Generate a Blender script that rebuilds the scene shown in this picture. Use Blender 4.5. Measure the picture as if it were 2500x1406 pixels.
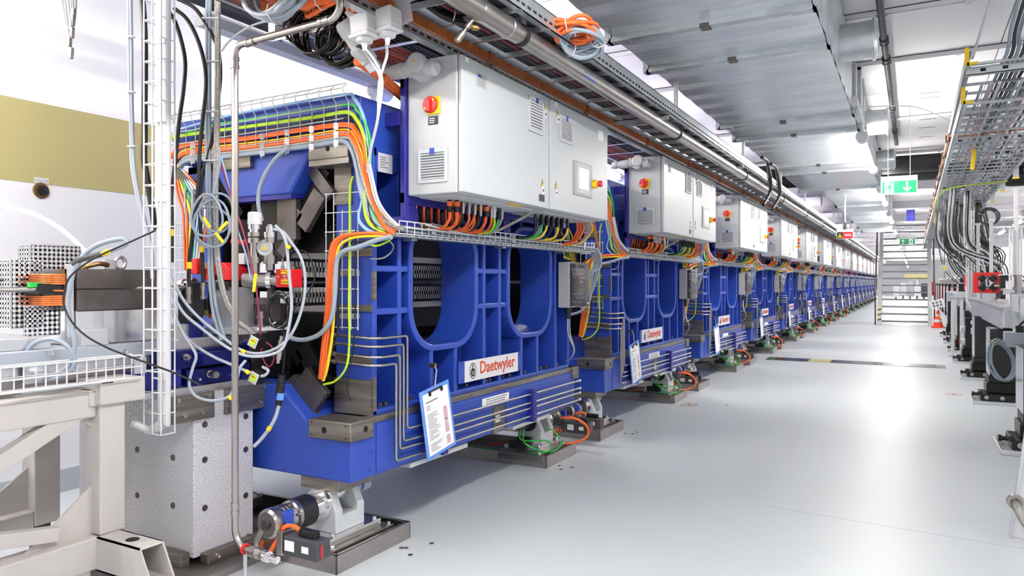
import bpy, math, random
from mathutils import Matrix, Vector, Euler
random.seed(7)
scene = bpy.context.scene
for o in list(bpy.data.objects): bpy.data.objects.remove(o)
col = scene.collection

# ---------------------------------------------------------------- camera, world, exposure
F_PX, VPX, HOR, CAM_H = 1780.0, 2230.0, 689.0, 1.2      # survey of the photograph (2500 x 1406)
TH = math.atan((VPX-1250)/F_PX); SN, CS = math.sin(TH), math.cos(TH)
cam_data = bpy.data.cameras.new('camera'); cam = bpy.data.objects.new('camera', cam_data); col.objects.link(cam)
cam.location = (0, 0, CAM_H); cam.rotation_euler = (math.pi/2, 0, TH)
cam_data.sensor_width = 36; cam_data.lens = 36*F_PX/2500; cam_data.shift_y = -(703-HOR)/2500
cam_data.clip_start = .05; cam_data.clip_end = 300
scene.camera = cam
world = bpy.data.worlds.new('world'); scene.world = world; world.use_nodes = True
world.node_tree.nodes['Background'].inputs[0].default_value = (.9, .93, 1, 1)
world.node_tree.nodes['Background'].inputs[1].default_value = .6
scene.view_settings.view_transform = 'Standard'; scene.view_settings.look = 'None'
scene.view_settings.exposure = 0.8; scene.view_settings.gamma = 1.0
scene.view_settings.use_curve_mapping = False
LAMP = 60.0             # radiance of one ceiling tube

# ---------------------------------------------------------------- survey helpers: a sighted point on a known plane
def at(px, py, d):
    u = (px-1250)/F_PX*d
    return Vector((u*CS-d*SN, u*SN+d*CS, CAM_H-(py-HOR)/F_PX*d))
def onX(px, py, X): return at(px, py, X/((px-1250)/F_PX*CS-SN))
def onY(px, py, Y): return at(px, py, Y/((px-1250)/F_PX*SN+CS))
def onZ(px, py, Z): return at(px, py, (CAM_H-Z)*F_PX/(py-HOR))

# ---------------------------------------------------------------- materials
MATS = {}
def lin(c):
    return tuple(((x/255)/12.92 if x/255 <= .04045 else ((x/255+.055)/1.055)**2.4) for x in c)
def mat(name, rgb, rough=.5, metal=0., noise=None, bump=None, emit=0, alpha=None, trans=0, spec=None, coat=0):
    """noise=(scale, amount[, second rgb]) colour variation; bump=(scale, strength)"""
    m = bpy.data.materials.new(name); m.use_nodes = True
    nt = m.node_tree; b = nt.nodes['Principled BSDF']
    c = lin(rgb)
    b.inputs['Base Color'].default_value = (*c, 1); b.inputs['Roughness'].default_value = rough
    b.inputs['Metallic'].default_value = metal
    if spec is not None: b.inputs['Specular IOR Level'].default_value = spec
    if coat: b.inputs['Coat Weight'].default_value = coat; b.inputs['Coat Roughness'].default_value = .15
    if trans: b.inputs['Transmission Weight'].default_value = trans
    if emit:
        b.inputs['Emission Color'].default_value = (*c, 1); b.inputs['Emission Strength'].default_value = emit
    if alpha is not None: b.inputs['Alpha'].default_value = alpha
    if noise or bump:
        tc = nt.nodes.new('ShaderNodeTexCoord')
    if noise:
        n = nt.nodes.new('ShaderNodeTexNoise'); n.inputs['Scale'].default_value = noise[0]; n.inputs['Detail'].default_value = 4
        mp = nt.nodes.new('ShaderNodeMapping')
        if len(noise) > 3: mp.inputs['Scale'].default_value = noise[3]
        nt.links.new(tc.outputs['Object'], mp.inputs[0]); nt.links.new(mp.outputs[0], n.inputs['Vector'])
        r = nt.nodes.new('ShaderNodeValToRGB')
        c2 = lin(noise[2]) if len(noise) > 2 and noise[2] else tuple(x*(1-noise[1]) for x in c)
        r.color_ramp.elements[0].position = .35; r.color_ramp.elements[1].position = .65
        r.color_ramp.elements[0].color = (*c2, 1); r.color_ramp.elements[1].color = (*c, 1)
        nt.links.new(n.outputs['Fac'], r.inputs[0]); nt.links.new(r.outputs[0], b.inputs['Base Color'])
    if bump:
        n2 = nt.nodes.new('ShaderNodeTexNoise'); n2.inputs['Scale'].default_value = bump[0]; n2.inputs['Detail'].default_value = 3
        bp = nt.nodes.new('ShaderNodeBump'); bp.inputs['Strength'].default_value = bump[1]; bp.inputs['Distance'].default_value = .004
        nt.links.new(tc.outputs['Object'], n2.inputs['Vector']); nt.links.new(n2.outputs['Fac'], bp.inputs['Height'])
        nt.links.new(bp.outputs[0], b.inputs['Normal'])
    MATS[name] = m
    return m
mat('blue_paint', (36, 68, 166), .4, bump=(90, .10), coat=.15)
mat('dark_blue', (34, 36, 132), .4)
mat('stage_blue', (22, 32, 110), .35, metal=.5)
mat('cabinet_grey', (190, 193, 196), .38, bump=(160, .05))
mat('door_grey', (190, 195, 199), .35, bump=(160, .06))
mat('panel_grey', (196, 200, 204), .45)
mat('box_grey', (176, 178, 180), .5)
mat('steel', (150, 144, 138), .38, metal=.85, noise=(3, .3, (112, 106, 98), (1, 1, 14)))
mat('dark_steel', (112, 106, 108), .42, metal=.8, noise=(7, .3, (88, 82, 80)))
mat('stainless', (172, 167, 163), .28, metal=1.)
mat('tray_steel', (168, 162, 160), .35, metal=.9, noise=(2.5, .2))
mat('polished', (228, 228, 230), .16, metal=1.)
mat('tread_steel', (118, 124, 128), .5, metal=.4)
mat('galvanised', (196, 202, 206), .36, metal=.85, noise=(9, .16))
mat('duct_steel', (226, 231, 237), .3, metal=.6, noise=(3.2, .12, None, (1, 6, 1)))
mat('aluminium', (214, 216, 220), .34, metal=.85)
mat('white_paint', (216, 216, 220), .45)
mat('frame_paint', (194, 189, 186), .5, noise=(2.2, .06))
mat('wire_white', (218, 218, 222), .4)
mat('granite_light', (232, 231, 236), .6, noise=(220, .2, (158, 156, 164)))
mat('granite_black', (38, 38, 40), .35, noise=(120, .2, (20, 20, 22)))
mat('black', (14, 14, 16), .45)
mat('black_metal', (34, 32, 34), .38, metal=.6)
mat('black_gloss', (14, 14, 16), .2)
mat('dark_grey', (62, 64, 70), .5)
mat('pipe_black', (44, 44, 52), .6)
mat('orange', (236, 104, 38), .45)
mat('orange_dark', (196, 88, 36), .45)
mat('yellow', (240, 204, 34), .45)
mat('yellow_green', (176, 214, 30), .45)
mat('green', (44, 178, 66), .45)
mat('light_blue', (150, 190, 232), .35)
mat('cable_grey', (146, 158, 172), .45)
mat('cable_pale', (166, 173, 186), .42)
mat('cable_white', (208, 208, 212), .4)
mat('braid', (176, 174, 168), .42, metal=.5, noise=(160, .4), bump=(220, .5))
mat('red', (206, 30, 34), .4)
mat('magenta', (132, 42, 66), .5)
mat('yellow_sign', (248, 206, 20), .45)
mat('white', (224, 224, 227), .5)
mat('paper', (246, 246, 248), .7)
mat('print_grey', (120, 120, 126), .7)
mat('print_black', (26, 26, 30), .6)
mat('print_red', (204, 74, 44), .6)
mat('print_pink', (196, 150, 164), .7)
mat('clip_blue', (100, 146, 226), .45)
mat('label_blue', (40, 70, 176), .5)
mat('label_black', (40, 42, 52), .5)
mat('copper', (226, 130, 72), .34, metal=.55, noise=(14, .3, None, (1, 6, 1)))
mat('brass', (150, 122, 76), .35, metal=.9)
mat('floor', (206, 212, 216), .40, noise=(.7, .05), bump=(3.0, .03))
mat('wall_white', (240, 240, 243), .6)
mat('ceiling_white', (234, 233, 236), .7)
mat('ceiling_beam', (202, 200, 206), .6)
mat('olive', (180, 170, 116), .6)
mat('skirting', (178, 186, 190), .5)
mat('screen', (250, 252, 255), .3, emit=1.6)
mat('tube_glow', (255, 250, 244), .4, emit=LAMP*1.35); mat('tube_glow_soft', (255, 250, 244), .4, emit=LAMP*.4); mat('mirror_steel', (98, 100, 108), .14, metal=1.)
mat('tube_glow_double', (255, 250, 244), .4, emit=LAMP*1.3)
mat('led_green', (120, 255, 60), .4, emit=5)
mat('sign_green', (0, 150, 90), .45, emit=.1)
mat('sign_white', (240, 246, 244), .45, emit=.1)
mat('sign_red', (226, 32, 42), .5)
mat('clear', (250, 250, 255), .08, trans=.92, spec=.5)
mat('acrylic', (238, 238, 244), .2, alpha=.45)
mat('cone_orange', (236, 66, 34), .5)
mat('hole', (16, 16, 18), .9)

# ---------------------------------------------------------------- mesh builder
class MB:
    def __init__(s): s.v = []; s.f = []; s.sm = []
    def add(s, vs, fs, smooth=False):
        o = len(s.v); s.v += [tuple(p) for p in vs]; s.f += [tuple(i+o for i in f) for f in fs]; s.sm += [smooth]*len(fs)
        return s
    def box(s, x0, x1, y0, y1, z0, z1):
        return s.add([(x0,y0,z0),(x1,y0,z0),(x1,y1,z0),(x0,y1,z0),(x0,y0,z1),(x1,y0,z1),(x1,y1,z1),(x0,y1,z1)],
              [(0,3,2,1),(4,5,6,7),(0,1,5,4),(1,2,6,5),(2,3,7,6),(3,0,4,7)])
    def obox(s, c, size, rot=(0,0,0)):
        R = Euler(rot).to_matrix(); c = Vector(c); a, b, d = (q/2 for q in size)
        vs = [c+R@Vector(p) for p in ((-a,-b,-d),(a,-b,-d),(a,b,-d),(-a,b,-d),(-a,-b,d),(a,-b,d),(a,b,d),(-a,b,d))]
        return s.add(vs, [(0,3,2,1),(4,5,6,7),(0,1,5,4),(1,2,6,5),(2,3,7,6),(3,0,4,7)])
    def cyl(s, p0, p1, r, n=14, r2=None, caps=True):
        p0, p1 = Vector(p0), Vector(p1); r2 = r if r2 is None else r2
        d = (p1-p0).normalized(); a = d.orthogonal().normalized(); b = d.cross(a)
        vs = []
        for p, q in ((p0, r), (p1, r2)):
            vs += [p+(a*math.cos(2*math.pi*i/n)+b*math.sin(2*math.pi*i/n))*q for i in range(n)]
        s.add(vs, [(i, (i+1)%n, n+(i+1)%n, n+i) for i in range(n)], True)
        if caps: s.add(vs, [tuple(range(n-1,-1,-1)), tuple(range(n, 2*n))])
        return s
    def lathe(s, p0, d, prof, n=18):
        """prof: list of (distance along d, radius)"""
        p0 = Vector(p0); d = Vector(d).normalized()
        for (t0, r0), (t1, r1) in zip(prof, prof[1:]):
            if abs(t1-t0) < 1e-6:
                a = d.orthogonal().normalized(); b = d.cross(a); p = p0+d*t0
                vs = [p+(a*math.cos(2*math.pi*i/n)+b*math.sin(2*math.pi*i/n))*q for q in (r0, r1) for i in range(n)]
                s.add(vs, [(i, (i+1)%n, n+(i+1)%n, n+i) for i in range(n)])
            else: s.cyl(p0+d*t0, p0+d*t1, max(r0, 1e-4), n, max(r1, 1e-4), caps=False)
        return s
    def tube(s, pts, r, n=8, closed=False, caps=True):
        P = [Vector(p) for p in pts]; N = len(P); vs = []
        T = []
        for i in range(N):
            if closed: t = P[(i+1)%N]-P[i-1]
            else: t = P[min(i+1, N-1)]-P[max(i-1, 0)]
            T.append(t.normalized() if t.length > 1e-9 else Vector((0,0,1)))
        a = T[0].orthogonal().normalized()
        for i in range(N):
            a = (a-T[i]*a.dot(T[i])); a = a.normalized() if a.length > 1e-6 else T[i].orthogonal().normalized()
            b = T[i].cross(a)
            vs += [P[i]+(a*math.cos(2*math.pi*k/n)+b*math.sin(2*math.pi*k/n))*r for k in range(n)]
        M_ = N if closed else N-1
        fs = [(i*n+k, i*n+(k+1)%n, ((i+1)%N)*n+(k+1)%n, ((i+1)%N)*n+k) for i in range(M_) for k in range(n)]
        s.add(vs, fs, n > 4)
        if caps and not closed: s.add(vs, [tuple(range(n-1,-1,-1)), tuple((N-1)*n+k for k in range(n))])
        return s
    def prism(s, poly, axis, a0, a1):
        """poly of 2-D points; axis y: (x,z), axis x: (y,z), axis z: (x,y)"""
        def mk(p, a): return {'y': (p[0], a, p[1]), 'x': (a, p[0], p[1]), 'z': (p[0], p[1], a)}[axis]
        n = len(poly); vs = [mk(p, a0) for p in poly]+[mk(p, a1) for p in poly]
        area = sum(poly[i][0]*poly[(i+1)%n][1]-poly[(i+1)%n][0]*poly[i][1] for i in range(n))
        fs = [(i, (i+1)%n, n+(i+1)%n, n+i) for i in range(n)]+[tuple(range(n-1,-1,-1)), tuple(range(n, 2*n))]
        flip = (area > 0) == (axis == 'y')
        if flip != (a1 < a0): fs = [tuple(reversed(f)) for f in fs]
        return s.add(vs, fs)
    def ring(s, outer, inner, axis, a0, a1):
        """extruded band between two loops with equal point counts"""
        def mk(p, a): return {'y': (p[0], a, p[1]), 'x': (a, p[0], p[1]), 'z': (p[0], p[1], a)}[axis]
        n = len(outer); vs = [mk(p, a) for a in (a0, a1) for L in (outer, inner) for p in L]
        fs = []
        for i in range(n):
            j = (i+1)%n
            fs += [(i, j, n+j, n+i), (2*n+j, 2*n+i, 3*n+i, 3*n+j), (j, i, 2*n+i, 2*n+j), (n+i, n+j, 3*n+j, 3*n+i)]
        return s.add(vs, fs)
    def sphere(s, c, r, n=12, m=8, sc=(1,1,1)):
        c = Vector(c); vs = []
        for j in range(m+1):
            t = math.pi*j/m
            vs += [c+Vector((r*sc[0]*math.sin(t)*math.cos(2*math.pi*i/n), r*sc[1]*math.sin(t)*math.sin(2*math.pi*i/n), r*sc[2]*math.cos(t))) for i in range(n)]
        return s.add(vs, [(j*n+i, (j+1)*n+i, (j+1)*n+(i+1)%n, j*n+(i+1)%n) for j in range(m) for i in range(n)], True)

def smooth(pts, k=6, closed=False):
    """Catmull-Rom through the given points"""
    P = [Vector(p) for p in pts]; N = len(P); out = []
    for i in range(N if closed else N-1):
        p0 = P[i-1] if (closed or i > 0) else P[i]*2-P[i+1]
        p1, p2 = P[i], P[(i+1)%N]
        p3 = P[(i+2)%N] if (closed or i+2 < N) else p2*2-p1
        for j in range(k):
            t = j/k
            out.append(.5*((2*p1)+(p2-p0)*t+(2*p0-5*p1+4*p2-p3)*t*t+(3*p1-p0-3*p2+p3)*t**3))
    if not closed: out.append(P[-1])
    return out
def fillet(pts, r, k=5):
    """polyline with rounded corners"""
    P = [Vector(p) for p in pts]; out = [P[0]]
    for i in range(1, len(P)-1):
        a, b = P[i-1]-P[i], P[i+1]-P[i]; q = min(r, a.length*.48, b.length*.48)
        s0, s1 = P[i]+a.normalized()*q, P[i]+b.normalized()*q
        for j in range(k+1):
            t = j/k; out.append(s0*(1-t)**2+P[i]*2*t*(1-t)+s1*t*t)
    out.append(P[-1]); return out
def rrect(y0, y1, z0, z1, r, k=6):
    out = []
    for cy, cz, a in ((y1-r, z0+r, -90), (y1-r, z1-r, 0), (y0+r, z1-r, 90), (y0+r, z0+r, 180)):
        for j in range(k+1):
            t = math.radians(a+90*j/k); out.append((cy+r*math.cos(t), cz+r*math.sin(t)))
    return out

ORIGIN = {}
def make(name, mb, m, loc=(0,0,0)):
    me = bpy.data.meshes.new(name); L = Vector(loc)
    me.from_pydata([Vector(p)-L for p in mb.v], [], mb.f); me.update()
    me.polygons.foreach_set('use_smooth', mb.sm)
    me.materials.append(MATS[m] if isinstance(m, str) else m)
    return bpy.data.objects.new(name, me)
def bevel(o, w, seg=2):
    b = o.modifiers.new('bevel', 'BEVEL'); b.width = w; b.segments = seg; b.limit_method = 'ANGLE'; b.angle_limit = math.radians(50)
    return o
def tag(o, label, cat, group=None):
    o['label'] = label; o['category'] = cat
    if group: o['group'] = group
    return o
def thing(name, label, cat, loc, group=None):
    o = bpy.data.objects.new(name, None); col.objects.link(o); o.location = loc; o.empty_display_size = .05
    ORIGIN[o] = Vector(loc); return tag(o, label, cat, group)
def root_loc(o):
    return ORIGIN[o]
def part(name, mb, m, parent, bev=0, label=None, kind=None):
    L = ORIGIN[parent]
    o = make(name, mb, m, L); col.objects.link(o); o.parent = parent; ORIGIN[o] = L
    if bev: bevel(o, bev)
    if label: o['label'] = label
    if kind: o['kind'] = kind
    return o
def single(name, mb, m, label, cat, loc=None, group=None, bev=0):
    if loc is None:
        n = len(mb.v); loc = (sum(p[0] for p in mb.v)/n, sum(p[1] for p in mb.v)/n, min(p[2] for p in mb.v))
    o = make(name, mb, m, loc); col.objects.link(o); o.location = loc; ORIGIN[o] = Vector(loc)
    if bev: bevel(o, bev)
    return tag(o, label, cat, group)
def struct(name, mb, m, loc=(0,0,0), parent=None, bev=0):
    o = make(name, mb, m, loc if parent is None else ORIGIN[parent]); col.objects.link(o); ORIGIN[o] = Vector(loc) if parent is None else ORIGIN[parent]
    if parent is None: o.location = loc; o['kind'] = 'structure'
    else: o.parent = parent
    if bev: bevel(o, bev)
    return o
def text_mb(txt, size, origin, right, up, depth=.0008, align='LEFT', bold=0):
    cu = bpy.data.curves.new('txt', 'FONT'); cu.body = txt; cu.size = size; cu.align_x = align; cu.extrude = depth; cu.resolution_u = 2; cu.offset = bold
    o = bpy.data.objects.new('txt', cu); col.objects.link(o)
    bpy.context.view_layer.update()
    me = bpy.data.meshes.new_from_object(o)
    r, u, c = Vector(right).normalized(), Vector(up).normalized(), Vector(origin); nrm = r.cross(u)
    mb = MB(); mb.add([c+r*v.co.x+u*v.co.y+nrm*v.co.z for v in me.vertices], [tuple(p.vertices) for p in me.polygons])
    bpy.data.objects.remove(o); bpy.data.curves.remove(cu); bpy.data.meshes.remove(me)
    return mb
def copy_thing(o, dy, label=None, skip=(), parent=None, dx=0, dz=0):
    c = o.copy(); col.objects.link(c)
    if parent is None:
        c.location = o.location+Vector((dx, dy, dz))
        if label: c['label'] = label
    else: c.parent = parent
    for ch in list(o.children):
        if ch.name.split('.')[0] in skip: continue
        copy_thing(ch, 0, parent=c, skip=skip)
    return c
ORDW = ['nearest', 'second', 'third', 'fourth', 'fifth', 'sixth', 'seventh', 'eighth', 'ninth', 'tenth', 'eleventh', 'twelfth',
        'thirteenth', 'fourteenth', 'fifteenth', 'sixteenth', 'seventeenth', 'eighteenth', 'nineteenth', 'twentieth']
ORDW += ['twenty-'+w for w in ('first', 'second', 'third', 'fourth', 'fifth', 'sixth', 'seventh', 'eighth', 'ninth')]+['thirtieth']+['thirty-'+w for w in ('first', 'second', 'third', 'fourth', 'fifth')]
PITCH = 2.87; NMOD = 17
def wire_basket(mb, path, w, h, wid=(0,1,0), up=(0,0,1), step=.06, r=.0022, n_long=4, side_rows=2):
    """open U-shaped wire tray along a straight line path=(p0,p1)"""
    p0, p1 = Vector(path[0]), Vector(path[1]); W, U = Vector(wid).normalized(), Vector(up).normalized()
    for i in range(n_long):
        t = i/(n_long-1)-.5
        mb.tube([p0+W*w*t, p1+W*w*t], r, 5)
    for sgn in (-.5, .5):
        for j in range(1, side_rows+1):
            mb.tube([p0+W*w*sgn+U*h*j/side_rows, p1+W*w*sgn+U*h*j/side_rows], r*1.15, 5)
    n = max(2, int((p1-p0).length/step))
    for i in range(n+1):
        c = p0.lerp(p1, i/n)
        mb.tube([c-W*w*.5+U*h, c-W*w*.5, c+W*w*.5, c+W*w*.5+U*h], r, 4)
    return mb
# ================================================================ the tunnel
XL, XR, ZC, YB, YF = -4.27, 4.2, 3.15, -6.0, 78.0
fl = struct('floor', MB().box(XL-.2, XR+.2, YB-.2, YF+.2, -.2, 0), 'floor')
struct('floor_seam', MB().obox((onZ(1870,1235,0)+onZ(2500,1340,0))/2+Vector((0,0,.0004)), ((onZ(1870,1235,0)-onZ(2500,1340,0)).length, .004, .0008),
       (0,0,math.atan2((onZ(2500,1340,0)-onZ(1870,1235,0)).y, (onZ(2500,1340,0)-onZ(1870,1235,0)).x))), 'skirting', parent=fl)
struct('wall_left', MB().box(XL-.2, XL, YB-.2, YF+.2, 0, ZC), 'wall_white')
struct('wall_right', MB().box(XR, XR+.2, YB-.2, YF+.2, 0, ZC), 'wall_white')
struct('wall_back', MB().box(XL, XR, YB-.2, YB, 0, ZC), 'wall_white')
struct('wall_far', MB().box(XL, XR, YF, YF+.2, 0, ZC), 'wall_white')
struct('trim_1', MB().box(XL, XL+.003, YB, 3.05, 1.75, 2.2), 'olive')
struct('baseboard_left', MB().box(XL, XL+.006, YB, YF, 0, .13), 'skirting')
struct('baseboard_right', MB().box(XR-.006, XR, YB, YF, 0, .13), 'skirting')
ce = struct('ceiling', MB().box(XL-.2, XR+.2, YB-.2, YF+.2, ZC+.02, ZC+.2), 'ceiling_beam')
J0, JP = 5.85, 1.3
y = J0-9*JP
while y < YF:
    for xa, xb in ((XL, -1.9), (-1.89, .62), (.63, XR)):
        struct('ceiling_panel', MB().box(xa, xb, y+.004, min(y+JP-.004, YF), ZC, ZC+.03), 'ceiling_white', parent=ce)
    y += JP
for i, k in enumerate((0, 1, 3, 5, 7)):
    yy = J0+k*JP
    mb = MB().box(XL+.1, XR-.1, yy-.02, yy-.014, ZC-.035, ZC).box(XL+.1, XR-.1, yy+.014, yy+.02, ZC-.035, ZC).box(XL+.1, XR-.1, yy-.02, yy+.02, ZC-.006, ZC)
    x = XL+.4
    while x < XR-.2:
        mb.box(x-.02, x+.02, yy-.03, yy+.03, ZC-.05, ZC-.036); x += 1.05
    r = struct('ceiling_rail', mb, 'white_paint', parent=ce)
for yy in range(16, 60, 4):                                      # concrete down-stand beams deeper in the tunnel
    struct('trim_%d' % (yy//4), MB().box(XL, XR, yy, yy+.5, ZC-.16, ZC), 'ceiling_beam', bev=.01)
# slots in the ceiling panels
for p in ((2271,226),(2270,238),(2265,291),(2263,311),(2262,334),(2259,390),(2258,397)):
    c = onZ(*p, ZC-.002); struct('ceiling_slot', MB().box(c.x-.09, c.x+.09, c.y-.008, c.y+.008, ZC-.004, ZC-.001), 'print_grey', parent=ce)
# steel cover plates across the aisle floor
t = thing('floor_cover', 'row of mirror-bright steel cover plates set across the aisle floor', 'floor plate', (-.8, 12.05, 0))
xs = -2.02
for i, w in enumerate((.62, .3, .95, .55)):
    part('plate', MB().box(xs+.006, xs+w, 11.8, 12.22, .0005, .006), 'mirror_steel' if i != 1 else 'olive', t, bev=.001); xs += w
for p, which in (((1683,988), 'beside the second undulator'), ((2328,963), 'near the black granite supports')):
    c = onZ(*p, 0); mb = MB()
    for a0, a1 in ((20, 160), (200, 340)):
        L1 = [(c.x+.085*math.cos(math.radians(a)), c.y+.085*math.sin(math.radians(a))) for a in range(a0, a1+1, 10)]
        L2 = [(c.x+.07*math.cos(math.radians(a)), c.y+.07*math.sin(math.radians(a))) for a in range(a1, a0-1, -10)]
        mb.prism(L1+L2, 'z', .0003, .0012)
    t = thing('floor_marker', 'small red survey ring marked on the floor '+which, 'floor mark', (c.x, c.y, 0))
    part('ring', mb, 'red', t); part('centre', MB().cyl((c.x,c.y,.0003), (c.x,c.y,.003), .018, 12), 'steel', t)
for i, (px, py) in enumerate(((991,1338),(1002,1355),(1054,1327),(1365,1137),(1370,1146),(1396,1141),(1527,1058),(1545,1059),(1555,1055),(980,1338),(1775,989))):
    c = onZ(px, py, 0); struct('floor_anchor', MB().lathe((c.x,c.y,.0), (0,0,1), [(0,.011),(.003,.011),(.004,.005),(.004,.0)], 10), 'steel', parent=fl)

# ---------------------------------------------------------------- tube lamps
def tube_lamp(x, y0, y1, z, label, group, rail=None, w=1):
    t = thing('tube_lamp', label, 'lamp', (x, (y0+y1)/2, z), group)
    part('housing', MB().box(x-.018, x+.018, y0, y1, z+.05, z+.09), 'white_paint', t, bev=.006)
    for ya in (y0, y1):
        s = 1 if ya == y0 else -1
        part('end_cap', MB().lathe((x, ya-s*.05, z+.02), (0, s, 0), [(0,0),(0,.05),(.16,.05),(.19,.03),(.19,0)], 16), 'white', t)
    part('tube', MB().cyl((x, y0+.14, z), (x, y1-.14, z), .026, 10), 'tube_glow' if w == 1 else 'tube_glow_soft' if w < 1 else 'tube_glow_double', t)
    if rail:
        part('rail', MB().box(x-.03, x+.03, rail[0], rail[1], z+.1, z+.16), 'white_paint', t, bev=.004)
    for yy in (y0+.3, y1-.3):
        part('hanger', MB().cyl((x, yy, z+.09), (x, yy, ZC), .006, 8), 'galvanised', t)
    return t
A = -.42; AZ = 2.52
tube_lamp(A, -3.7, -1.4, AZ, 'tube lamp over the aisle behind the camera', 'tube lamps over the aisle')
tube_lamp(A, .4, 2.7, AZ, 'tube lamp over the aisle above the camera', 'tube lamps over the aisle')
names = ['nearest glowing tube lamp under the big duct in front of the green exit sign', 'second glowing tube lamp along the duct, just behind the green exit sign',
         'third glowing tube lamp along the duct', 'fourth glowing tube lamp along the duct, above the steel stairs']+['%s glowing tube lamp along the duct, beyond the stairs' % ORDW[k] for k in range(4, 17)]
for k in range(16):
    tube_lamp(A, 7.45+4.3*k, 9.75+4.3*k, AZ, names[k], 'tube lamps over the aisle', rail=(6.4, 7.4) if k == 0 else None)
BX, BZ = -3.15, 2.46
tube_lamp(BX, -.3, 1.7, BZ, 'unseen tube lamp added over the off-white bench stand to whiten the left wall', 'tube lamps along the left wall', w=2)  # out-of-view lamp, added to brighten the left wall and foreground
tube_lamp(BX, -2.7, -.7, BZ, 'unseen tube lamp added behind the camera to whiten the left wall', 'tube lamps along the left wall', w=2)  # second out-of-view lamp, added for more light on the left wall
for k in range(12):
    tube_lamp(BX, 3.85+PITCH*k, 5.6+PITCH*k, BZ, '%s tube lamp behind the cabinets along the left wall' % ORDW[k], 'tube lamps along the left wall', w=2)
for k in range(15):
    tube_lamp(2.6, 2.2+4.3*k, 4.5+4.3*k, 2.86, '%s tube lamp above the machines on the right side' % ORDW[k], 'tube lamps on the right side', w=.4)
# ---------------------------------------------------------------- big rectangular duct under the ceiling
DX0, DX1, DZ0, DZ1 = -1.5, -.44, 2.6, 3.1
t = thing('ventilation_duct', 'large rectangular galvanised ventilation duct hanging under the ceiling along the aisle', 'duct', ((DX0+DX1)/2, 5, DZ0))
fy = [-2.6, -1.93, .03, .7, 1.26, 1.93, 3.92, 4.59, 6.58, 7.23, 9.2, 9.87, 11.75]
fy = [-2.6, -.6, .07, 2.0, 2.6, 3.92, 4.59, 6.58, 7.23, 9.2, 9.87, 11.75]
for a, b in zip(fy, fy[1:]):
    n = max(2, round((b-a)/.17)); mb = MB()
    # folded sheet: shallow creases across the panel
    for i in range(n):
        ya, yb = a+(b-a)*i/n, a+(b-a)*(i+1)/n; q = .007 if i % 2 else .0; q2 = .0 if i % 2 else .007
        for (xa, za, xb, zb, nx, nz) in ((DX0,DZ0,DX1,DZ0,0,-1),(DX1,DZ0,DX1,DZ1,1,0),(DX1,DZ1,DX0,DZ1,0,1),(DX0,DZ1,DX0,DZ0,-1,0)):
            mb.add([(xa+nx*q,ya,za+nz*q),(xb+nx*q,ya,zb+nz*q),(xb+nx*q2,yb,zb+nz*q2),(xa+nx*q2,yb,za+nz*q2)], [(0,1,2,3)])
    part('duct_section', mb, 'duct_steel', t)
for i, yy in enumerate(fy):
    mb = MB()
    for x0, x1, z0, z1 in ((DX0-.03, DX1+.03, DZ0-.035, DZ0+.005), (DX0-.03, DX1+.03, DZ1-.005, DZ1+.03), (DX0-.03, DX0+.005, DZ0-.035, DZ1+.03), (DX1-.005, DX1+.03, DZ0-.035, DZ1+.03)):
        mb.box(x0, x1, yy-.028, yy-.002, z0, z1).box(x0, x1, yy+.002, yy+.028, z0, z1)
    f = part('flange', mb, 'galvanised', t, bev=.002)
    for xx in (DX0-.02, DX1+.02):
        s = 1 if xx < -1 else -1
        part('corner_clamp', MB().box(min(xx,xx+s*.12), max(xx,xx+s*.12), yy-.034, yy+.034, DZ0-.041, DZ0-.02).box(xx-.018, xx+.018, yy-.034, yy+.034, DZ0-.041, DZ0+.12).cyl((xx,yy-.045,DZ0-.025),(xx,yy+.045,DZ0-.025),.012,8), 'galvanised', f)
    part('clip', MB().box(-1.0, -.95, yy-.033, yy+.033, DZ0-.043, DZ0-.02), 'dark_steel', f)
for px_, yy in ((0, 5.45), (0, 8.3), (0, 10.9)):
    z = 2.83
    s_ = part('branch_stub', MB().lathe((DX1, yy, z), (1,0,0), [(0,.135),(0,.125),(.2,.125),(.2,.14),(.215,.14),(.23,.115),(.235,.1),(.2,.09),(.2,0)], 28), 'galvanised', t)
    part('opening', MB().cyl((DX1+.2, yy, z), (DX1+.221, yy, z), .088, 24), 'hole', s_)
# second, narrower duct run further in
t = thing('ventilation_duct', 'narrower galvanised duct continuing beyond the black overhead pipe', 'duct', (-.85, 14, 2.6))
fy2 = [12.6, 14.6, 16.6, 18.6, 20.6, 22.2]
for a, b in zip(fy2, fy2[1:]):
    n = 8; mb = MB()
    for i in range(n):
        ya, yb = a+(b-a)*i/n, a+(b-a)*(i+1)/n; q = .004 if i % 2 else .0; q2 = .0 if i % 2 else .004
        for (xa, za, xb, zb, nx, nz) in ((-1.23,2.6,DX1,2.6,0,-1),(DX1,2.6,DX1,DZ1,1,0),(DX1,DZ1,-1.23,DZ1,0,1),(-1.23,DZ1,-1.23,2.6,-1,0)):
            mb.add([(xa+nx*q,ya,za+nz*q),(xb+nx*q,ya,zb+nz*q),(xb+nx*q2,yb,zb+nz*q2),(xa+nx*q2,yb,za+nz*q2)], [(0,1,2,3)])
    part('duct_section', mb, 'duct_steel', t)
    part('flange', MB().box(-1.26, DX1+.03, b-.02, b+.02, 2.565, 2.6).box(-1.26, -1.225, b-.02, b+.02, 2.565, DZ1).box(DX1-.005, DX1+.03, b-.02, b+.02, 2.565, DZ1), 'galvanised', t)
part('end_panel', MB().box(-1.23, DX1, 12.595, 12.605, 2.6, DZ1), 'duct_steel', t)
part('end_panel', MB().box(-1.23, DX1, 22.2, 22.21, 2.6, DZ1), 'duct_steel', t)
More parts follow.
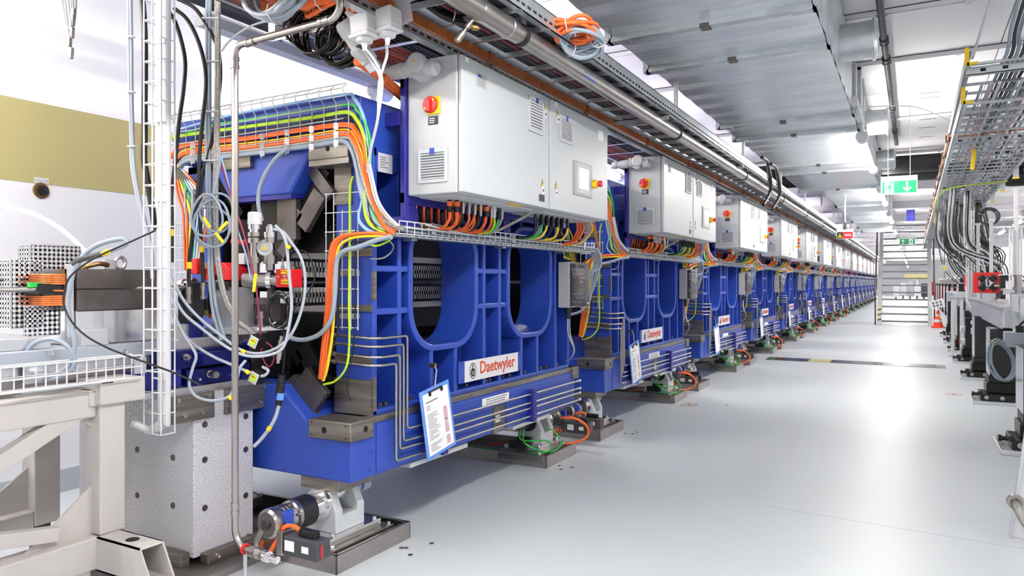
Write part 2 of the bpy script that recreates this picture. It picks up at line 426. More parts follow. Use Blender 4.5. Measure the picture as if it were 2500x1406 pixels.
# black insulated pipe crossing the tunnel
yb = 12.15
t = thing('insulated_pipe', 'thick black insulated pipes crossing overhead behind the green exit sign', 'pipe', (0, yb, 2.75))
part('pipe', MB().cyl((XL, yb, 2.93), (XR, yb, 2.93), .13, 24), 'black', t)
part('pipe', MB().cyl((XL, yb+.32, 2.82), (XR, yb+.32, 2.82), .1, 20), 'black', t)
part('bend', MB().tube(fillet([(1.05, yb-.02, 2.93), (1.05, yb-.02, 2.62), (1.9, yb-.02, 2.62)], .18, 8), .1, 16), 'black', t)
# grey conduit along the ceiling with couplings
xc = -.2; zc = ZC-.075
pth = [(xc-.03, 1.2, zc), (xc, 4.6, zc), (xc+.0, 6.6, zc), (xc+.0, 11.2, zc)]
t = thing('ceiling_conduit', 'dark grey plastic conduit with couplings fixed under the ceiling', 'conduit', (xc, 5, zc))
part('pipe', MB().tube(smooth(pth, 6), .024, 12), 'pipe_black', t)
for yy in (4.3, 6.35, 6.9, 8.9, 10.2): part('coupling', MB().lathe((xc, yy-.06, zc), (0,1,0), [(0,.02),(0,.034),(.02,.034),(.02,.029),(.1,.029),(.1,.034),(.12,.034),(.12,.02)], 14), 'pipe_black', t)
for yy in (3.2, 5.85, 7.15, 9.75): part('clamp', MB().box(xc-.04, xc+.04, yy-.012, yy+.012, zc+.015, ZC), 'galvanised', t)

# ---------------------------------------------------------------- signs
def exit_sign(c, w, h, label, arrow_down, yrot=0):
    t = thing('exit_sign', label, 'sign', c)
    x, y, z = c
    part('housing', MB().box(x-w/2, x+w/2, y-.02, y+.02, z-h/2, z+h/2), 'sign_white', t, bev=.004)
    part('top_box', MB().box(x-w/2, x+w/2, y-.03, y+.03, z+h/2, z+h/2+.045), 'white', t, bev=.004)
    f = part('panel', MB().box(x-w/2+.012, x+w/2-.012, y-.0215, y-.0195, z-h/2+.012, z+h/2-.008), 'sign_green', t)
    s = h/.18; Yq = y-.0225
    def poly(mb, pts, ox): mb.prism([(x+ox+p[0]*s, z+p[1]*s) for p in pts], 'y', Yq, Yq+.0012)
    mx = -w*.26 if arrow_down else w*.24; ax = w*.22 if arrow_down else -w*.26
    d = MB(); poly(d, [(-.055,-.07),(.045,-.07),(.045,.066),(-.005,.066),(-.005,.075),(-.055,.075)], mx); part('doorway', d, 'sign_white', f)
    m = MB(); Yq -= .0012
    poly(m, [(-.005,.035),(.02,.03),(.03,.0),(.045,-.012),(.04,-.02),(.02,-.005),(.012,.01),(.004,-.008),(.022,-.03),(.012,-.064),(0,-.062),(.006,-.034),(-.014,-.018),(-.026,-.042),(-.05,-.042),(-.05,-.032),(-.032,-.03),(-.018,-.004),(-.012,.012),(-.026,.004),(-.032,-.014),(-.042,-.01),(-.034,.016)], mx)
    m.prism([(x+mx+(.022+.011*math.cos(a*.524))*s, z+(.048+.011*math.sin(a*.524))*s) for a in range(12)], 'y', Yq, Yq+.0012)
    part('running_figure', m, 'sign_green', f)
    Yq += .0012; q = 1 if arrow_down else -1
    a = MB(); pts = [(-.01, .07*q), (.01, .07*q), (.01, -.03*q), (.036, 0), (.05, -.012*q), (0, -.066*q), (-.05, -.012*q), (-.036, 0), (-.01, -.03*q)]
    poly(a, pts, ax); part('arrow', a, 'sign_white', f)
    for xx in (x-w*.3, x+w*.3): part('hanger', MB().cyl((xx, y, z+h/2+.045), (xx, y, ZC), .003, 6), 'galvanised', t)
    return t
exit_sign(at(2195, 457, 8.1), .36, .155, 'green exit sign with running figure and down arrow hanging over the aisle', True)
exit_sign(at(2215, 590, 17.4), .34, .15, 'small far green exit sign with up arrow hanging before the stairs', False)
c = at(2063, 573, 12.0)
t = thing('warning_sign', 'red and black radiation warning sign with yellow triangle hanging beside the cabinets', 'sign', c)
part('housing', MB().box(c.x-.125, c.x+.125, c.y-.012, c.y+.03, c.z-.07, c.z+.085), 'white', t, bev=.004)
part('black_field', MB().box(c.x-.118, c.x-.035, c.y-.014, c.y-.01, c.z-.062, c.z+.045), 'print_black', t)
part('red_field', MB().box(c.x-.033, c.x+.118, c.y-.014, c.y-.01, c.z-.062, c.z+.045), 'sign_red', t)
part('triangle', MB().prism([(c.x-.11, c.z-.045), (c.x-.043, c.z-.045), (c.x-.0765, c.z+.025)], 'y', c.y-.016, c.y-.013), 'yellow_sign', t)
mb = MB()
for a in (90, 210, 330):
    r_ = math.radians(a); mb.prism([(c.x-.0765, c.z-.02)]+[(c.x-.0765+.018*math.cos(r_+q), c.z-.02+.018*math.sin(r_+q)) for q in (-.5, 0, .5)], 'y', c.y-.0172, c.y-.0155)
part('trefoil', mb, 'print_black', t)
part('text_line', MB().box(c.x+.0, c.x+.085, c.y-.0155, c.y-.0135, c.z+.0, c.z+.008).box(c.x-.01, c.x+.1, c.y-.0155, c.y-.0135, c.z-.02, c.z-.012), 'sign_white', t)
part('hanger', MB().cyl((c.x, c.y+.01, c.z+.085), (c.x, c.y+.01, ZC), .012, 8), 'galvanised', t)
part('beacon', MB().lathe((c.x+.005, c.y+.01, c.z+.085), (0,0,1), [(0,.03),(.05,.03),(.05,.022),(.11,.022),(.12,0)], 12), 'dark_grey', t)

# ---------------------------------------------------------------- steel stairs across the aisle
sx0, sx1, sy = -.84, .4, 22.9
t = thing('steel_stairs', 'steep galvanised steel stairs with open treads at the end of the aisle', 'stairs', ((sx0+sx1)/2, sy, 0))
NST = 15; rise, run = .2, .15
for sx in (sx0, sx1):
    mb = MB(); mb.prism([(sy-.1, 0), (sy+.12, 0), (sy+.12+run*NST, rise*NST), (sy-.1+run*NST, rise*NST)], 'x', sx-.05, sx+.05)
    part('stringer', mb, 'box_grey', t)
    hx = sx+(-.1 if sx < 0 else .1)
    mb = MB().tube([(hx, sy-.05, .9), (hx, sy-.05+run*10.5, .9+rise*10.5)], .022, 10)
    for k in (0, 5, 10): mb.tube([(hx, sy+run*k, rise*k), (hx, sy+run*k-.05, .9+rise*k)], .018, 8)
    part('handrail', mb, 'dark_steel', t)
for k in range(1, NST+1):
    z = rise*(k-.35); yy = sy+run*(k-.35)
    part('tread', MB().box(sx0+.03, sx1-.03, yy-.1, yy+.12, z-.04, z), 'tread_steel', t)
wm = MB(); 
for k in range(6):
    z = .12+k*.07
    part('hazard_stripe', MB().add([(sx0-.05, sy-.104+.75*z, z), (sx0+.05, sy-.104+.75*(z+.03), z+.03), (sx0+.05, sy-.104+.75*(z+.065), z+.065), (sx0-.05, sy-.104+.75*(z+.035), z+.035)], [(0,1,2,3)]), 'yellow_sign' if k % 2 else 'print_black', t)
# traffic cone with a sheet
c = onZ(2290, 800, 0)
t = thing('traffic_cone', 'orange traffic cone with two white bands at the foot of the stairs', 'cone', c)
part('base', MB().box(c.x-.16, c.x+.16, c.y-.16, c.y+.16, 0, .03), 'cone_orange', t, bev=.01)
prof = lambda z: .125-.105*z/.47
part('body', MB().lathe((c.x,c.y,.03), (0,0,1), [(0,prof(0)),(.44,prof(.44)),(.44,0)], 20), 'cone_orange', t)
for z0, z1 in ((.12,.19),(.27,.33)): part('white_band', MB().lathe((c.x,c.y,.03), (0,0,1), [(z0,prof(z0)+.002),(z1,prof(z1)+.002)], 20), 'white', t)
part('sticker', MB().box(c.x+.02, c.x+.06, c.y-.1, c.y-.085, .24, .29), 'yellow_sign', t)
sh = at(2288, 742, 19.1)
t = thing('notice_sheet', 'tilted white notice sheet with six small pictures above the traffic cone', 'notice', (sh.x, sh.y, sh.z-.12))
part('sheet', MB().obox(sh, (.33, .006, .22), (0, -.28, 0)), 'paper', t)
for i in range(3):
    for j in range(2):
        o_ = Euler((0,-.28,0)).to_matrix()@Vector(((i-1)*.085, -.004, (j-.5)*.08))
        part('picture', MB().obox(sh+o_, (.055, .004, .06), (0,-.28,0)), 'print_grey', t)
part('stick', MB().cyl((sh.x, sh.y+.01, .45), (sh.x, sh.y+.01, sh.z), .008, 6), 'white', t)
# ================================================================ one undulator module (built once, then copied down the row)
Y0 = 2.36; Y1 = 4.66; CX = -2.7
und = thing('undulator', 'u', 'undulator', (CX, 3.5, .35), 'blue undulators in the row')
base = part('base_beam', MB().prism([(-2.07,.35),(-2.07,.60),(-2.33,.60),(-2.49,.74),(-2.91,.74),(-3.07,.60),(-3.33,.60),(-3.33,.35)], 'y', Y0, Y1), 'blue_paint', und, bev=.008)
part('casting_panel', MB().box(-2.072, -2.064, 3.68, Y1-.01, .36, .575).box(-2.072, -2.064, 2.52, 3.52, .36, .575), 'blue_paint', base, bev=.006)
top = part('top_beam', MB().prism([(-2.11,2.015),(-2.11,1.80),(-2.36,1.80),(-2.50,1.605),(-2.90,1.605),(-3.04,1.80),(-3.29,1.80),(-3.29,2.015)], 'y', 2.43, 4.58), 'blue_paint', und, bev=.01)
part('side_cheek', MB().box(-2.13, -2.085, 2.43, 4.58, 1.70, 2.005), 'blue_paint', top, bev=.008)
part('type_plate', MB().obox((-2.083, 2.6, 1.735), (.004, .1, .085)), 'panel_grey', top)
mb = MB()
for i in range(5): mb.box(-2.081, -2.0803, 2.562, 2.562+random.uniform(.03, .07), 1.757-i*.011, 1.762-i*.011)
part('plate_print', mb, 'print_grey', top)
def side_frame(sgn, name):
    def X(v): return v if sgn > 0 else 2*CX-v
    f0, f1 = X(-2.083), X(-2.30); lo, hi = min(f0, f1), max(f0, f1)
    w0, w1 = sorted((X(-2.235), X(-2.275)))
    fr = part(name, MB().box(lo, hi, 2.517, 2.545, .61, 1.80).box(lo, hi, 4.578, 4.605, .61, 1.80).box(lo, hi, 2.517, 4.605, .61, .635).box(lo, hi, 2.517, 4.605, 1.755, 1.80), 'blue_paint', und, bev=.006)
    W = [(2.812, 3.372, .889, 1.512), (3.764, 4.306, .889, 1.512)]
    web = MB()
    cells = [(2.53, 2.78), (3.405, 3.73), (4.34, 4.59)]
    for a, b in cells: web.box(w0, w1, a, b, .62, 1.79)
    for (a, b, c, d) in W:
        web.box(w0, w1, a-.035, b+.035, .62, c-.03).box(w0, w1, a-.035, b+.035, d+.03, 1.79)
        outer = rrect(a-.035, b+.035, c-.03, d+.03, .04); inner = rrect(a-.015, b+.015, c-.013, d+.013, .2)
        web.ring(outer, inner, 'x', w0, w1)
    part('web', web, 'blue_paint', fr)
    for (a, b, c, d) in W:
        part('window_surround', MB().ring(rrect(a-.034, b+.034, c-.03, d+.03, .215, 8), rrect(a, b, c, d, .19, 8), 'x', lo-.01, hi), 'blue_paint', fr, bev=.006)
    t = .014
    for yy, z0, z1 in ((2.716,.62,1.78),(3.48,.62,1.78),(3.655,.62,1.78),(4.405,.62,1.78),(2.973,.62,.868),(3.19,.62,.868),(3.92,.62,.868),(4.135,.62,.868),(2.973,1.53,1.78),(3.19,1.53,1.78),(3.92,1.53,1.78),(4.135,1.53,1.78)):
        r0, r1 = sorted((X(-2.27), X(-2.09)))
        part('rib', MB().box(r0, r1, yy-t, yy+t, z0, z1), 'blue_paint', fr, bev=.005)
    for z in (1.262, 1.068):
        for a, b in ((2.53, 2.80), (3.385, 3.745)):
            r0, r1 = sorted((X(-2.27), X(-2.092)))
            part('rib', MB().box(r0, r1, a, b, z-t, z+t), 'blue_paint', fr, bev=.005)
    if sgn > 0:
        for yy in (2.62, 2.66, 2.85, 3.05, 3.25, 3.35, 3.56, 3.6, 3.75, 3.83, 4.03, 4.25, 4.33, 4.5):
            part('bolt', MB().cyl((-2.13, yy, .633), (-2.13, yy, .65), .013, 6), 'dark_steel', fr)
    return fr
side_frame(1, 'front_frame'); side_frame(-1, 'rear_frame')
# machined faces
sp = part('corner_block', MB().box(-2.29, -2.052, 2.335, 2.487, .53, .612), 'steel', und, bev=.006)
part('bore', MB().cyl((-2.2, 2.3345, .57), (-2.2, 2.34, .57), .014, 14), 'hole', sp); part('bore', MB().cyl((-2.0515, 2.43, .572), (-2.056, 2.43, .572), .014, 14), 'hole', sp)
for xx, zz in ((-2.27,.598),(-2.08,.598),(-2.27,.545),(-2.08,.545)): part('screw_hole', MB().cyl((xx, 2.3345, zz), (xx, 2.337, zz), .004, 8), 'hole', sp)
part('corner_block', MB().box(-3.348, -3.11, 2.335, 2.487, .53, .612), 'steel', und, bev=.006)
part('corner_block', MB().box(-2.29, -2.052, 4.60, 4.70, .53, .612), 'steel', und, bev=.006)
for x1_, za_, zb_ in ((-2.088,.612,.768), (-2.088,.835,.878), (-2.20,1.55,1.73), (-2.088,1.315,1.35), (-2.088,1.07,1.1)):
    part('column_face', MB().box(-2.30, x1_, 2.507, 2.52, za_, zb_), 'steel', und)
for za_, zb_ in ((.63,.78), (1.12,1.25)): part('edge_strip', MB().box(-2.092, -2.079, 2.515, 2.535, za_, zb_), 'steel', und)
part('ledge_strip', MB().box(-2.11, -2.064, 2.487, Y1, .585, .612), 'steel', und, bev=.002)
for yy in (2.7, 2.95, 3.3, 3.62, 3.95, 4.3, 4.6): part('ledge_hole', MB().cyl((-2.0645, yy, .599), (-2.0635, yy, .599), .004, 8), 'hole', und)
for (xa, xb) in ((-2.36, -2.13), (-2.93, -2.73)):
    q = part('end_pad', MB().box(xa, xb, 2.405, 2.45, 1.74, 1.815), 'steel', und, bev=.004)
    part('bore', MB().cyl(((xa+xb)/2, 2.404, 1.785), ((xa+xb)/2, 2.408, 1.785), .012, 12), 'hole', q)
part('pad_shelf', MB().box(-2.36, -2.13, 2.41, 2.6, 1.715, 1.742), 'steel', und)
part('steel_insert', MB().box(-2.075, -2.06, 3.535, 3.66, .35, .50), 'steel', und, bev=.003)
part('insert_label', MB().box(-2.061, -2.0592, 3.55, 3.6, .41, .45), 'paper', und)
for a, b in ((2.77, 3.27), (3.77, 4.27)): part('shim_plate', MB().box(-2.3, -2.068, a, b, .327, .35), 'panel_grey', und, bev=.002)
for yc_ in (2.49, 4.45):
    for xx in (-2.26, -3.14): part('foot_pad', MB().box(xx-.11, xx+.11, yc_-.12, yc_+.12, .3, .35), 'steel', und, bev=.003)
for yy, zz in ((2.62,.54),(4.37,.545)): part('lifting_bore', MB().lathe((-2.0695, yy+.1, zz-.01), (1,0,0), [(0,.03),(.004,.03),(.004,.018),(-.02,.018)], 16), 'blue_paint', und)
for yy, zz in ((2.64,.47),(2.72,.48),(2.64,.40),(2.72,.405)): pass
for dy, zz in ((.13,.505),(.19,.515),(.12,.435),(.185,.44)): part('screw', MB().cyl((-2.071, Y0+dy, zz-.05), (-2.066, Y0+dy, zz-.05), .006, 8), 'blue_paint', und)
# magnet girders and arrays inside the frame
girder = part('magnet_girder', MB().prism([(-2.58,1.6),(-2.55,1.46),(-2.60,1.30),(-2.80,1.30),(-2.85,1.46),(-2.82,1.6)], 'y', 2.5, 4.55), 'black_metal', und, bev=.004)
girder2 = part('magnet_girder', MB().prism([(-2.58,.745),(-2.55,.94),(-2.60,1.10),(-2.80,1.10),(-2.85,.94),(-2.82,.745)], 'y', 2.5, 4.55), 'black_metal', und, bev=.004)
for z0, z1, gr in ((1.225, 1.30, girder), (1.10, 1.175, girder2)):
    mb = MB().box(-2.79, -2.61, 2.52, 4.53, z0+.02 if z0 > 1.2 else z0, z1 if z0 > 1.2 else z1-.02)
    part('array_bar', mb, 'aluminium', gr)
    mb = MB()
    for i in range(86):
        yy = 2.54+i*.0232
        mb.box(-2.612, -2.596, yy, yy+.012, z0, z1).box(-2.6, -2.585, yy+.001, yy+.008, (z0+z1)/2-.012, (z0+z1)/2+.012)
    part('keeper_row', mb, 'stainless', gr, kind='stuff')
part('busbar', MB().box(-2.60, -2.585, 2.52, 4.5, 1.315, 1.36).box(-2.60, -2.585, 2.52, 4.5, 1.03, 1.085), 'stainless', und)
for q, (cx, cz, a) in enumerate(((-2.42, 1.62, -50), (-2.42, .78, 50), (-2.98, 1.62, 50), (-2.98, .78, -50))):
    part('wedge_rail', MB().obox((cx, 3.5, cz), (.24, 2.0, .05), (0, math.radians(a), 0)), 'black_metal', und)
for cx, cz, w, h, a, yy in ((-2.365, 1.655, .06, .17, -42, 2.50), (-2.42, 1.53, .085, .19, 38, 2.49), (-2.53, 1.47, .05, .15, 40, 2.49), (-2.575, 1.38, .06, .13, 40, 2.50)):
    part('wedge_plate', MB().obox((cx, yy, cz), (w, .03, h), (0, math.radians(a), 0)), 'dark_steel', und, bev=.002)
    part('wedge_plate', MB().obox((cx, yy, 2.4-cz-.04), (w, .03, h), (0, math.radians(-a), 0)), 'black_metal', und, bev=.002)
part('wedge_plate', MB().obox((-2.385, 2.44, .70), (.165, .03, .165), (0, math.radians(40), 0)), 'dark_steel', und, bev=.002)
part('wedge_plate', MB().obox((-2.44, 2.45, .655), (.10, .04, .24), (0, math.radians(-38), 0)), 'dark_steel', und, bev=.002)
for za_, zb_, nm in ((1.34, 1.70, 'girder_end'), (.70, 1.06, 'girder_end')):
    ge = part(nm, MB().prism([(-2.33,za_),(-2.33,zb_-.06),(-2.42,zb_),(-2.98,zb_),(-3.07,zb_-.06),(-3.07,za_)] if za_ > 1.2 else [(-2.33,zb_),(-2.33,za_+.06),(-2.42,za_),(-2.98,za_),(-3.07,za_+.06),(-3.07,zb_)], 'y', 2.58, 2.62), 'black_metal', und, bev=.003)
    for i in range(7): part('screw', MB().cyl((-2.36-.03*(i % 3), 2.576, za_+.08+.035*(i//3)+.012*(i % 2)), (-2.36-.03*(i % 3), 2.581, za_+.08+.035*(i//3)+.012*(i % 2)), .004, 6), 'stainless', ge)
part('added_dark_backing', MB().box(-3.09, -3.08, 2.56, 4.56, .65, 1.75), 'black_metal', und)  # black sheet added to keep the windows dark against the bright wall
part('yoke_foot', MB().box(-2.86, -2.50, 2.44, 2.7, 1.585, 1.606), 'dark_blue', und)
part('inner_plate', MB().box(-2.62, -2.50, 2.47, 2.5, 1.40, 1.59), 'dark_steel', und)
part('backplate', MB().box(-2.36, -2.345, 2.55, 4.55, .80, 1.66), 'black_metal', und) if False else None
for k in range(3):
    yy = 2.98+k*.12
    part('drive_rod', MB().lathe((-2.56, yy-.08, .93+.02*k), (.25, 1, .1), [(0,.012),(.06,.012),(.06,.022),(.1,.022),(.1,.014),(.2,.014),(.2,0)], 10), 'stainless', und)
mb = MB(); mb.obox((-2.56, 3.05, 1.44), (.03, .16, .14), (.6,0,0)).obox((-2.54, 3.03, .98), (.02, .3, .02), (.5,0,0)).obox((-2.54, 3.08, .86), (.05, .2, .06), (.2,0,0))
part('drive_bracket', mb, 'dark_blue', und)
# coloured marker flags on the array
for yy in (2.86, 2.92, 2.94, 3.02): part('marker', MB().box(-2.584, -2.582, yy, yy+.008, 1.335, 1.375), 'yellow_sign', und)
# maker's plate
pl = part('name_plate', MB().box(-2.083, -2.078, 3.2, 3.9, .668, .782), 'blue_paint', und, bev=.002)
part('white_panel', MB().box(-2.079, -2.0768, 3.255, 3.845, .669, .781), 'white', pl)
part('lettering', text_mb('Daetwyler', .094, (-2.0762, 3.405, .702), (0,1,0), (0,0,1), bold=.0016), 'print_red', pl)
em = MB()
cyy, czz = 3.335, .724
em.ring([(cyy+.033*math.cos(a*.2618), czz+.043*math.sin(a*.2618)) for a in range(24)], [(cyy+.029*math.cos(a*.2618), czz+.039*math.sin(a*.2618)) for a in range(24)], 'x', -2.0768, -2.0758)
em.prism([(cyy-.018,czz+.006),(cyy-.02,czz-.014),(cyy-.012,czz-.03),(cyy+.012,czz-.03),(cyy+.02,czz-.014),(cyy+.018,czz+.006),(cyy+.008,czz+.014),(cyy-.008,czz+.014)], 'x', -2.0768, -2.0758)
for i in range(4): em.box(-2.0768, -2.0758, cyy-.008, cyy+.008, czz+.016+i*.005, czz+.019+i*.005)
part('emblem', em, 'print_black', pl)
part('emblem_letter', text_mb('D', .026, (-2.0755, cyy-.008, czz-.02), (0,1,0), (0,0,1), .0004), 'white', pl)
for yy, zz in ((3.225,.77),(3.225,.682),(3.872,.77),(3.872,.682)): part('screw', MB().cyl((-2.078, yy, zz), (-2.0765, yy, zz), .005, 8), 'print_black', pl)
stk = part('inventory_sticker', MB().box(-2.064, -2.0625, 3.41, 3.71, .513, .562), 'paper', und)
mb = MB()
for i in range(3):
    yy = 3.455
    while yy < 3.66:
        w = random.uniform(.012, .03); mb.box(-2.0625, -2.0622, yy, yy+w, .524+i*.012, .530+i*.012); yy += w+.006
part('sticker_print', mb, 'print_grey', stk)
# cooling pipes
tops = [.955, .918, .872, .836]; ys = [2.700, 2.672, 2.645, 2.618]; bots = [.528, .476, .444, .396]
for i in range(4):
    zt, yy, zb = tops[i], ys[i], bots[i]
    p = fillet([(-2.27, 2.47, zt+.01), (-2.07, 2.47, zt+.002), (-2.036, 2.52, zt), (-2.036, yy, zt), (-2.036, yy, zb), (-2.036, 4.66, zb-.012)], .022, 5)
    cp = part('cooling_pipe', MB().tube(p, .0062, 8), 'stainless', und)
    part('fitting', MB().lathe((-2.036, 4.65, zb-.012), (0,1,0), [(0,.006),(0,.012),(.02,.012),(.02,.009),(.035,.009),(.035,0)], 8), 'polished', cp)
    part('fitting', MB().lathe((-2.28, 2.47, zt+.01), (1,0,0), [(0,0),(0,.011),(.02,.011),(.02,.0)], 8), 'steel', cp)
for yy in (2.99, 3.96):
    cl = part('pipe_clamp', MB().box(-2.066, -2.018, yy-.022, yy+.022, .352, .545), 'dark_blue', und, bev=.002)
    for zz in (.37, .45, .53): part('screw', MB().cyl((-2.0185, yy, zz), (-2.016, yy, zz), .005, 8), 'print_black', cl)
# cabinet mounting plates
part('mounting_plate', MB().box(-2.0, -1.973, 2.60, 2.63, 1.42, 2.165).box(-2.0, -1.973, 4.32, 4.345, 1.42, 2.165).box(-2.0, -1.975, 2.60, 4.345, 1.55, 1.60).box(-2.0, -1.975, 2.60, 4.345, 2.06, 2.165), 'dark_blue', und, bev=.003)
part('mounting_bracket', MB().prism([(2.63,1.45),(2.63,1.58),(2.7,1.58),(2.72,1.5),(2.72,1.45)], 'x', -2.0, -1.985).box(-2.10, -1.98, 2.58, 2.64, 1.45, 1.49), 'dark_blue', und)
part('mounting_bracket', MB().box(-2.10, -1.98, 4.30, 4.34, 1.45, 1.49), 'dark_blue', und); part('mounting_bracket', MB().box(-2.10, -1.98, 3.5, 3.58, 1.45, 1.58), 'dark_blue', und)
part('mounting_arm', MB().box(-2.11, -1.99, 2.6, 2.63, 1.9, 1.96).box(-2.11, -1.99, 4.32, 4.345, 1.9, 1.96), 'dark_blue', und)
part('beam_pipe', MB().cyl((CX, 2.2, 1.2), (CX, 5.07, 1.2), .012, 12), 'stainless', und)
# white wire mat on the end of the column
mb = MB()
for xx in (-2.315, -2.27, -2.22, -2.17, -2.13): mb.tube([(xx, 2.47, .99), (xx, 2.47, 1.60 if xx < -2.25 else 1.52)], .0025, 5)
for k in range(8): 
    z = 1.0+k*.085; mb.tube([(-2.32, 2.468, z), (-2.125, 2.468, z)], .0025, 5)
part('wire_mat', mb, 'wire_white', und)
mb = MB()
for z in (1.05, 1.24, 1.42):
    mb.box(-2.24, -2.15, 2.475, 2.51, z-.012, z+.012)
part('mat_bracket', mb, 'galvanised', und)

und_labels = ['blue cast undulator frame nearest the camera with its open end showing machined steel parts']
und_labels += ['blue cast undulator frame standing %s from the camera in the row' % ORDW[k] for k in range(1, NMOD)]
und['label'] = und_labels[0]

# ---------------------------------------------------------------- control cabinet
cab = thing('control_cabinet', 'c', 'cabinet', (-1.83, 3.47, 1.585), 'light grey control cabinets on the undulators')
body = part('body', MB().box(-1.972, -1.712, 2.62, 3.474, 1.585, 2.18).box(-1.972, -1.712, 3.486, 4.32, 1.585, 2.18), 'cabinet_grey', cab, bev=.006)
d1 = part('door', MB().box(-1.709, -1.688, 2.624, 3.472, 1.588, 2.177), 'door_grey', cab, bev=.006)
d2 = part('door', MB().box(-1.709, -1.688, 3.488, 4.318, 1.588, 2.177), 'door_grey', cab, bev=.006)
XD = -1.688
def rect(px0, py0, px1, py1, X=XD):
    c = onX((px0+px1)/2, (py0+py1)/2, X); h = (onX((px0+px1)/2, py0, X).z-onX((px0+px1)/2, py1, X).z)
    return onX(px0, 500, X).y, onX(px1, 500, X).y, c.z-h/2, c.z+h/2
def vent(parent, box, facing, n):
    a, b, z0, z1 = box
    if facing == 'x':
        fr = MB().ring(rrect(a, b, z0, z1, .006, 2), rrect(a+.014, b-.014, z0+.014, z1-.02, .004, 2), 'x', XD, XD+.008)
        bk = MB().box(XD-.001, XD+.0015, a+.01, b-.01, z0+.01, z1-.01)
    else:
        fr = MB().ring(rrect(a, b, z0, z1, .006, 2), rrect(a+.014, b-.014, z0+.014, z1-.02, .004, 2), 'y', 2.612, 2.62)
        bk = MB().box(a+.01, b-.01, 2.6185, 2.621, z0+.01, z1-.01)
    v = part('vent_grille', bk, 'dark_grey', parent)
    part('vent_frame', fr, 'panel_grey', v, bev=.002)
    za, zb = z0+.014, z1-.02; st = (zb-za)/n
    for i in range(n):
        z = za+st*i
        if facing == 'x': m = MB().obox((XD+.004, (a+b)/2, z+st*.5), (.005, b-a-.026, st*.62), (0, .35, 0)); 
        else: m = MB().obox(((a+b)/2, 2.616, z+st*.5), (b-a-.026, .005, st*.62), (.35, 0, 0))
        part('slat', m, 'panel_grey', v)
    zc = z1-.012
    if facing == 'x': m = MB().box(XD+.007, XD+.0095, (a+b)/2-.012, (a+b)/2+.012, zc-.014, zc+.012)
    else: m = MB().box((a+b)/2-.012, (a+b)/2+.012, 2.6105, 2.613, zc-.016, zc+.012)
    part('maker_badge', m, 'label_blue', v)
vent(d1, rect(1290,240,1326,325), 'x', 10); vent(d2, rect(1366,285,1397,350), 'x', 10)
a, b = onY(1022, 405, 2.62).x, onY(1093, 405, 2.62).x; zt, zb = onY(1057, 362, 2.62).z, onY(1057, 446, 2.62).z
vent(body, (a, b, zb, zt), 'y', 10)
q = rect(1163,180,1188,215); npl = part('data_plate', MB().box(XD, XD+.0015, *q), 'box_grey', d1)
part('plate_header', MB().box(XD+.001, XD+.002, q[0]+.01, q[0]+.04, q[3]-.02, q[3]-.008), 'label_blue', npl)
mb = MB()
for i in range(6): mb.box(XD+.001, XD+.0018, q[0]+.01, q[1]-.01-random.uniform(0,.02), q[2]+.008+i*.008, q[2]+.011+i*.008)
part('plate_print', mb, 'print_grey', npl)
for d, tri, lock in ((d1, (1329,260), (1331,279)), (d2, (1361,277), (1362,292)), (d1, (1324,447), (1325,465)), (d2, (1357,452), (1358,471))):
    c = onX(*tri, XD)
    w = part('warning_triangle', MB().prism([(c.y-.016,c.z-.018),(c.y+.016,c.z-.018),(c.y,c.z+.02)], 'x', XD, XD+.0015), 'print_black', d)
    part('triangle_field', MB().prism([(c.y-.0125,c.z-.0158),(c.y+.0125,c.z-.0158),(c.y,c.z+.0155)], 'x', XD+.001, XD+.0022), 'yellow_sign', w)
    part('bolt_symbol', MB().prism([(c.y-.002,c.z+.008),(c.y+.003,c.z+.008),(c.y+.001,c.z),(c.y+.004,c.z),(c.y-.001,c.z-.012),(c.y,c.z-.003),(c.y-.004,c.z-.003)], 'x', XD+.002, XD+.0028), 'print_black', w)
    c = onX(*lock, XD)
    k = part('lock', MB().box(XD, XD+.003, c.y-.013, c.y+.013, c.z-.022, c.z+.022), 'white', d, bev=.001)
    part('keyhole', MB().cyl((XD+.002,c.y,c.z), (XD+.006,c.y,c.z), .006, 10), 'dark_grey', k)
q = rect(1316,475,1329,492); part('black_label', MB().box(XD, XD+.0015, *q), 'label_black', d1)
q = rect(1400,398,1444,480); sc_ = part('operator_panel', MB().box(XD, XD+.006, *q), 'box_grey', d2, bev=.003)
q = rect(1405,402,1440,474); part('panel_bezel', MB().box(XD+.004, XD+.0075, *q), 'dark_grey' if False else 'panel_grey', sc_)
q = rect(1412,413,1434,462); part('display', MB().box(XD+.006, XD+.009, *q), 'screen', sc_)
q = rect(1413,466,1418,471); part('panel_button', MB().box(XD+.006, XD+.0095, *q), 'white', sc_)
c = onX(1447, 450, XD); es = part('emergency_stop', MB().lathe((XD, c.y, c.z), (1,0,0), [(0,.026),(.03,.024),(.034,.018),(.034,.0)], 20), 'yellow_sign', d2)
part('stop_knob', MB().lathe((XD+.032, c.y, c.z), (1,0,0), [(0,.012),(.008,.012),(.01,.019),(.026,.019),(.03,.014),(.03,0)], 18), 'red', es)
q = rect(1460,320,1473,344); part('white_label', MB().box(XD, XD+.0015, *q), 'paper', d2)
for px, d in ((1140, d1), (1358, d2)):
    c = onX(px, 0, XD); part('white_tag', MB().box(XD, XD+.0015, c.y-.012, c.y+.012, 2.150, 2.170), 'paper', d)
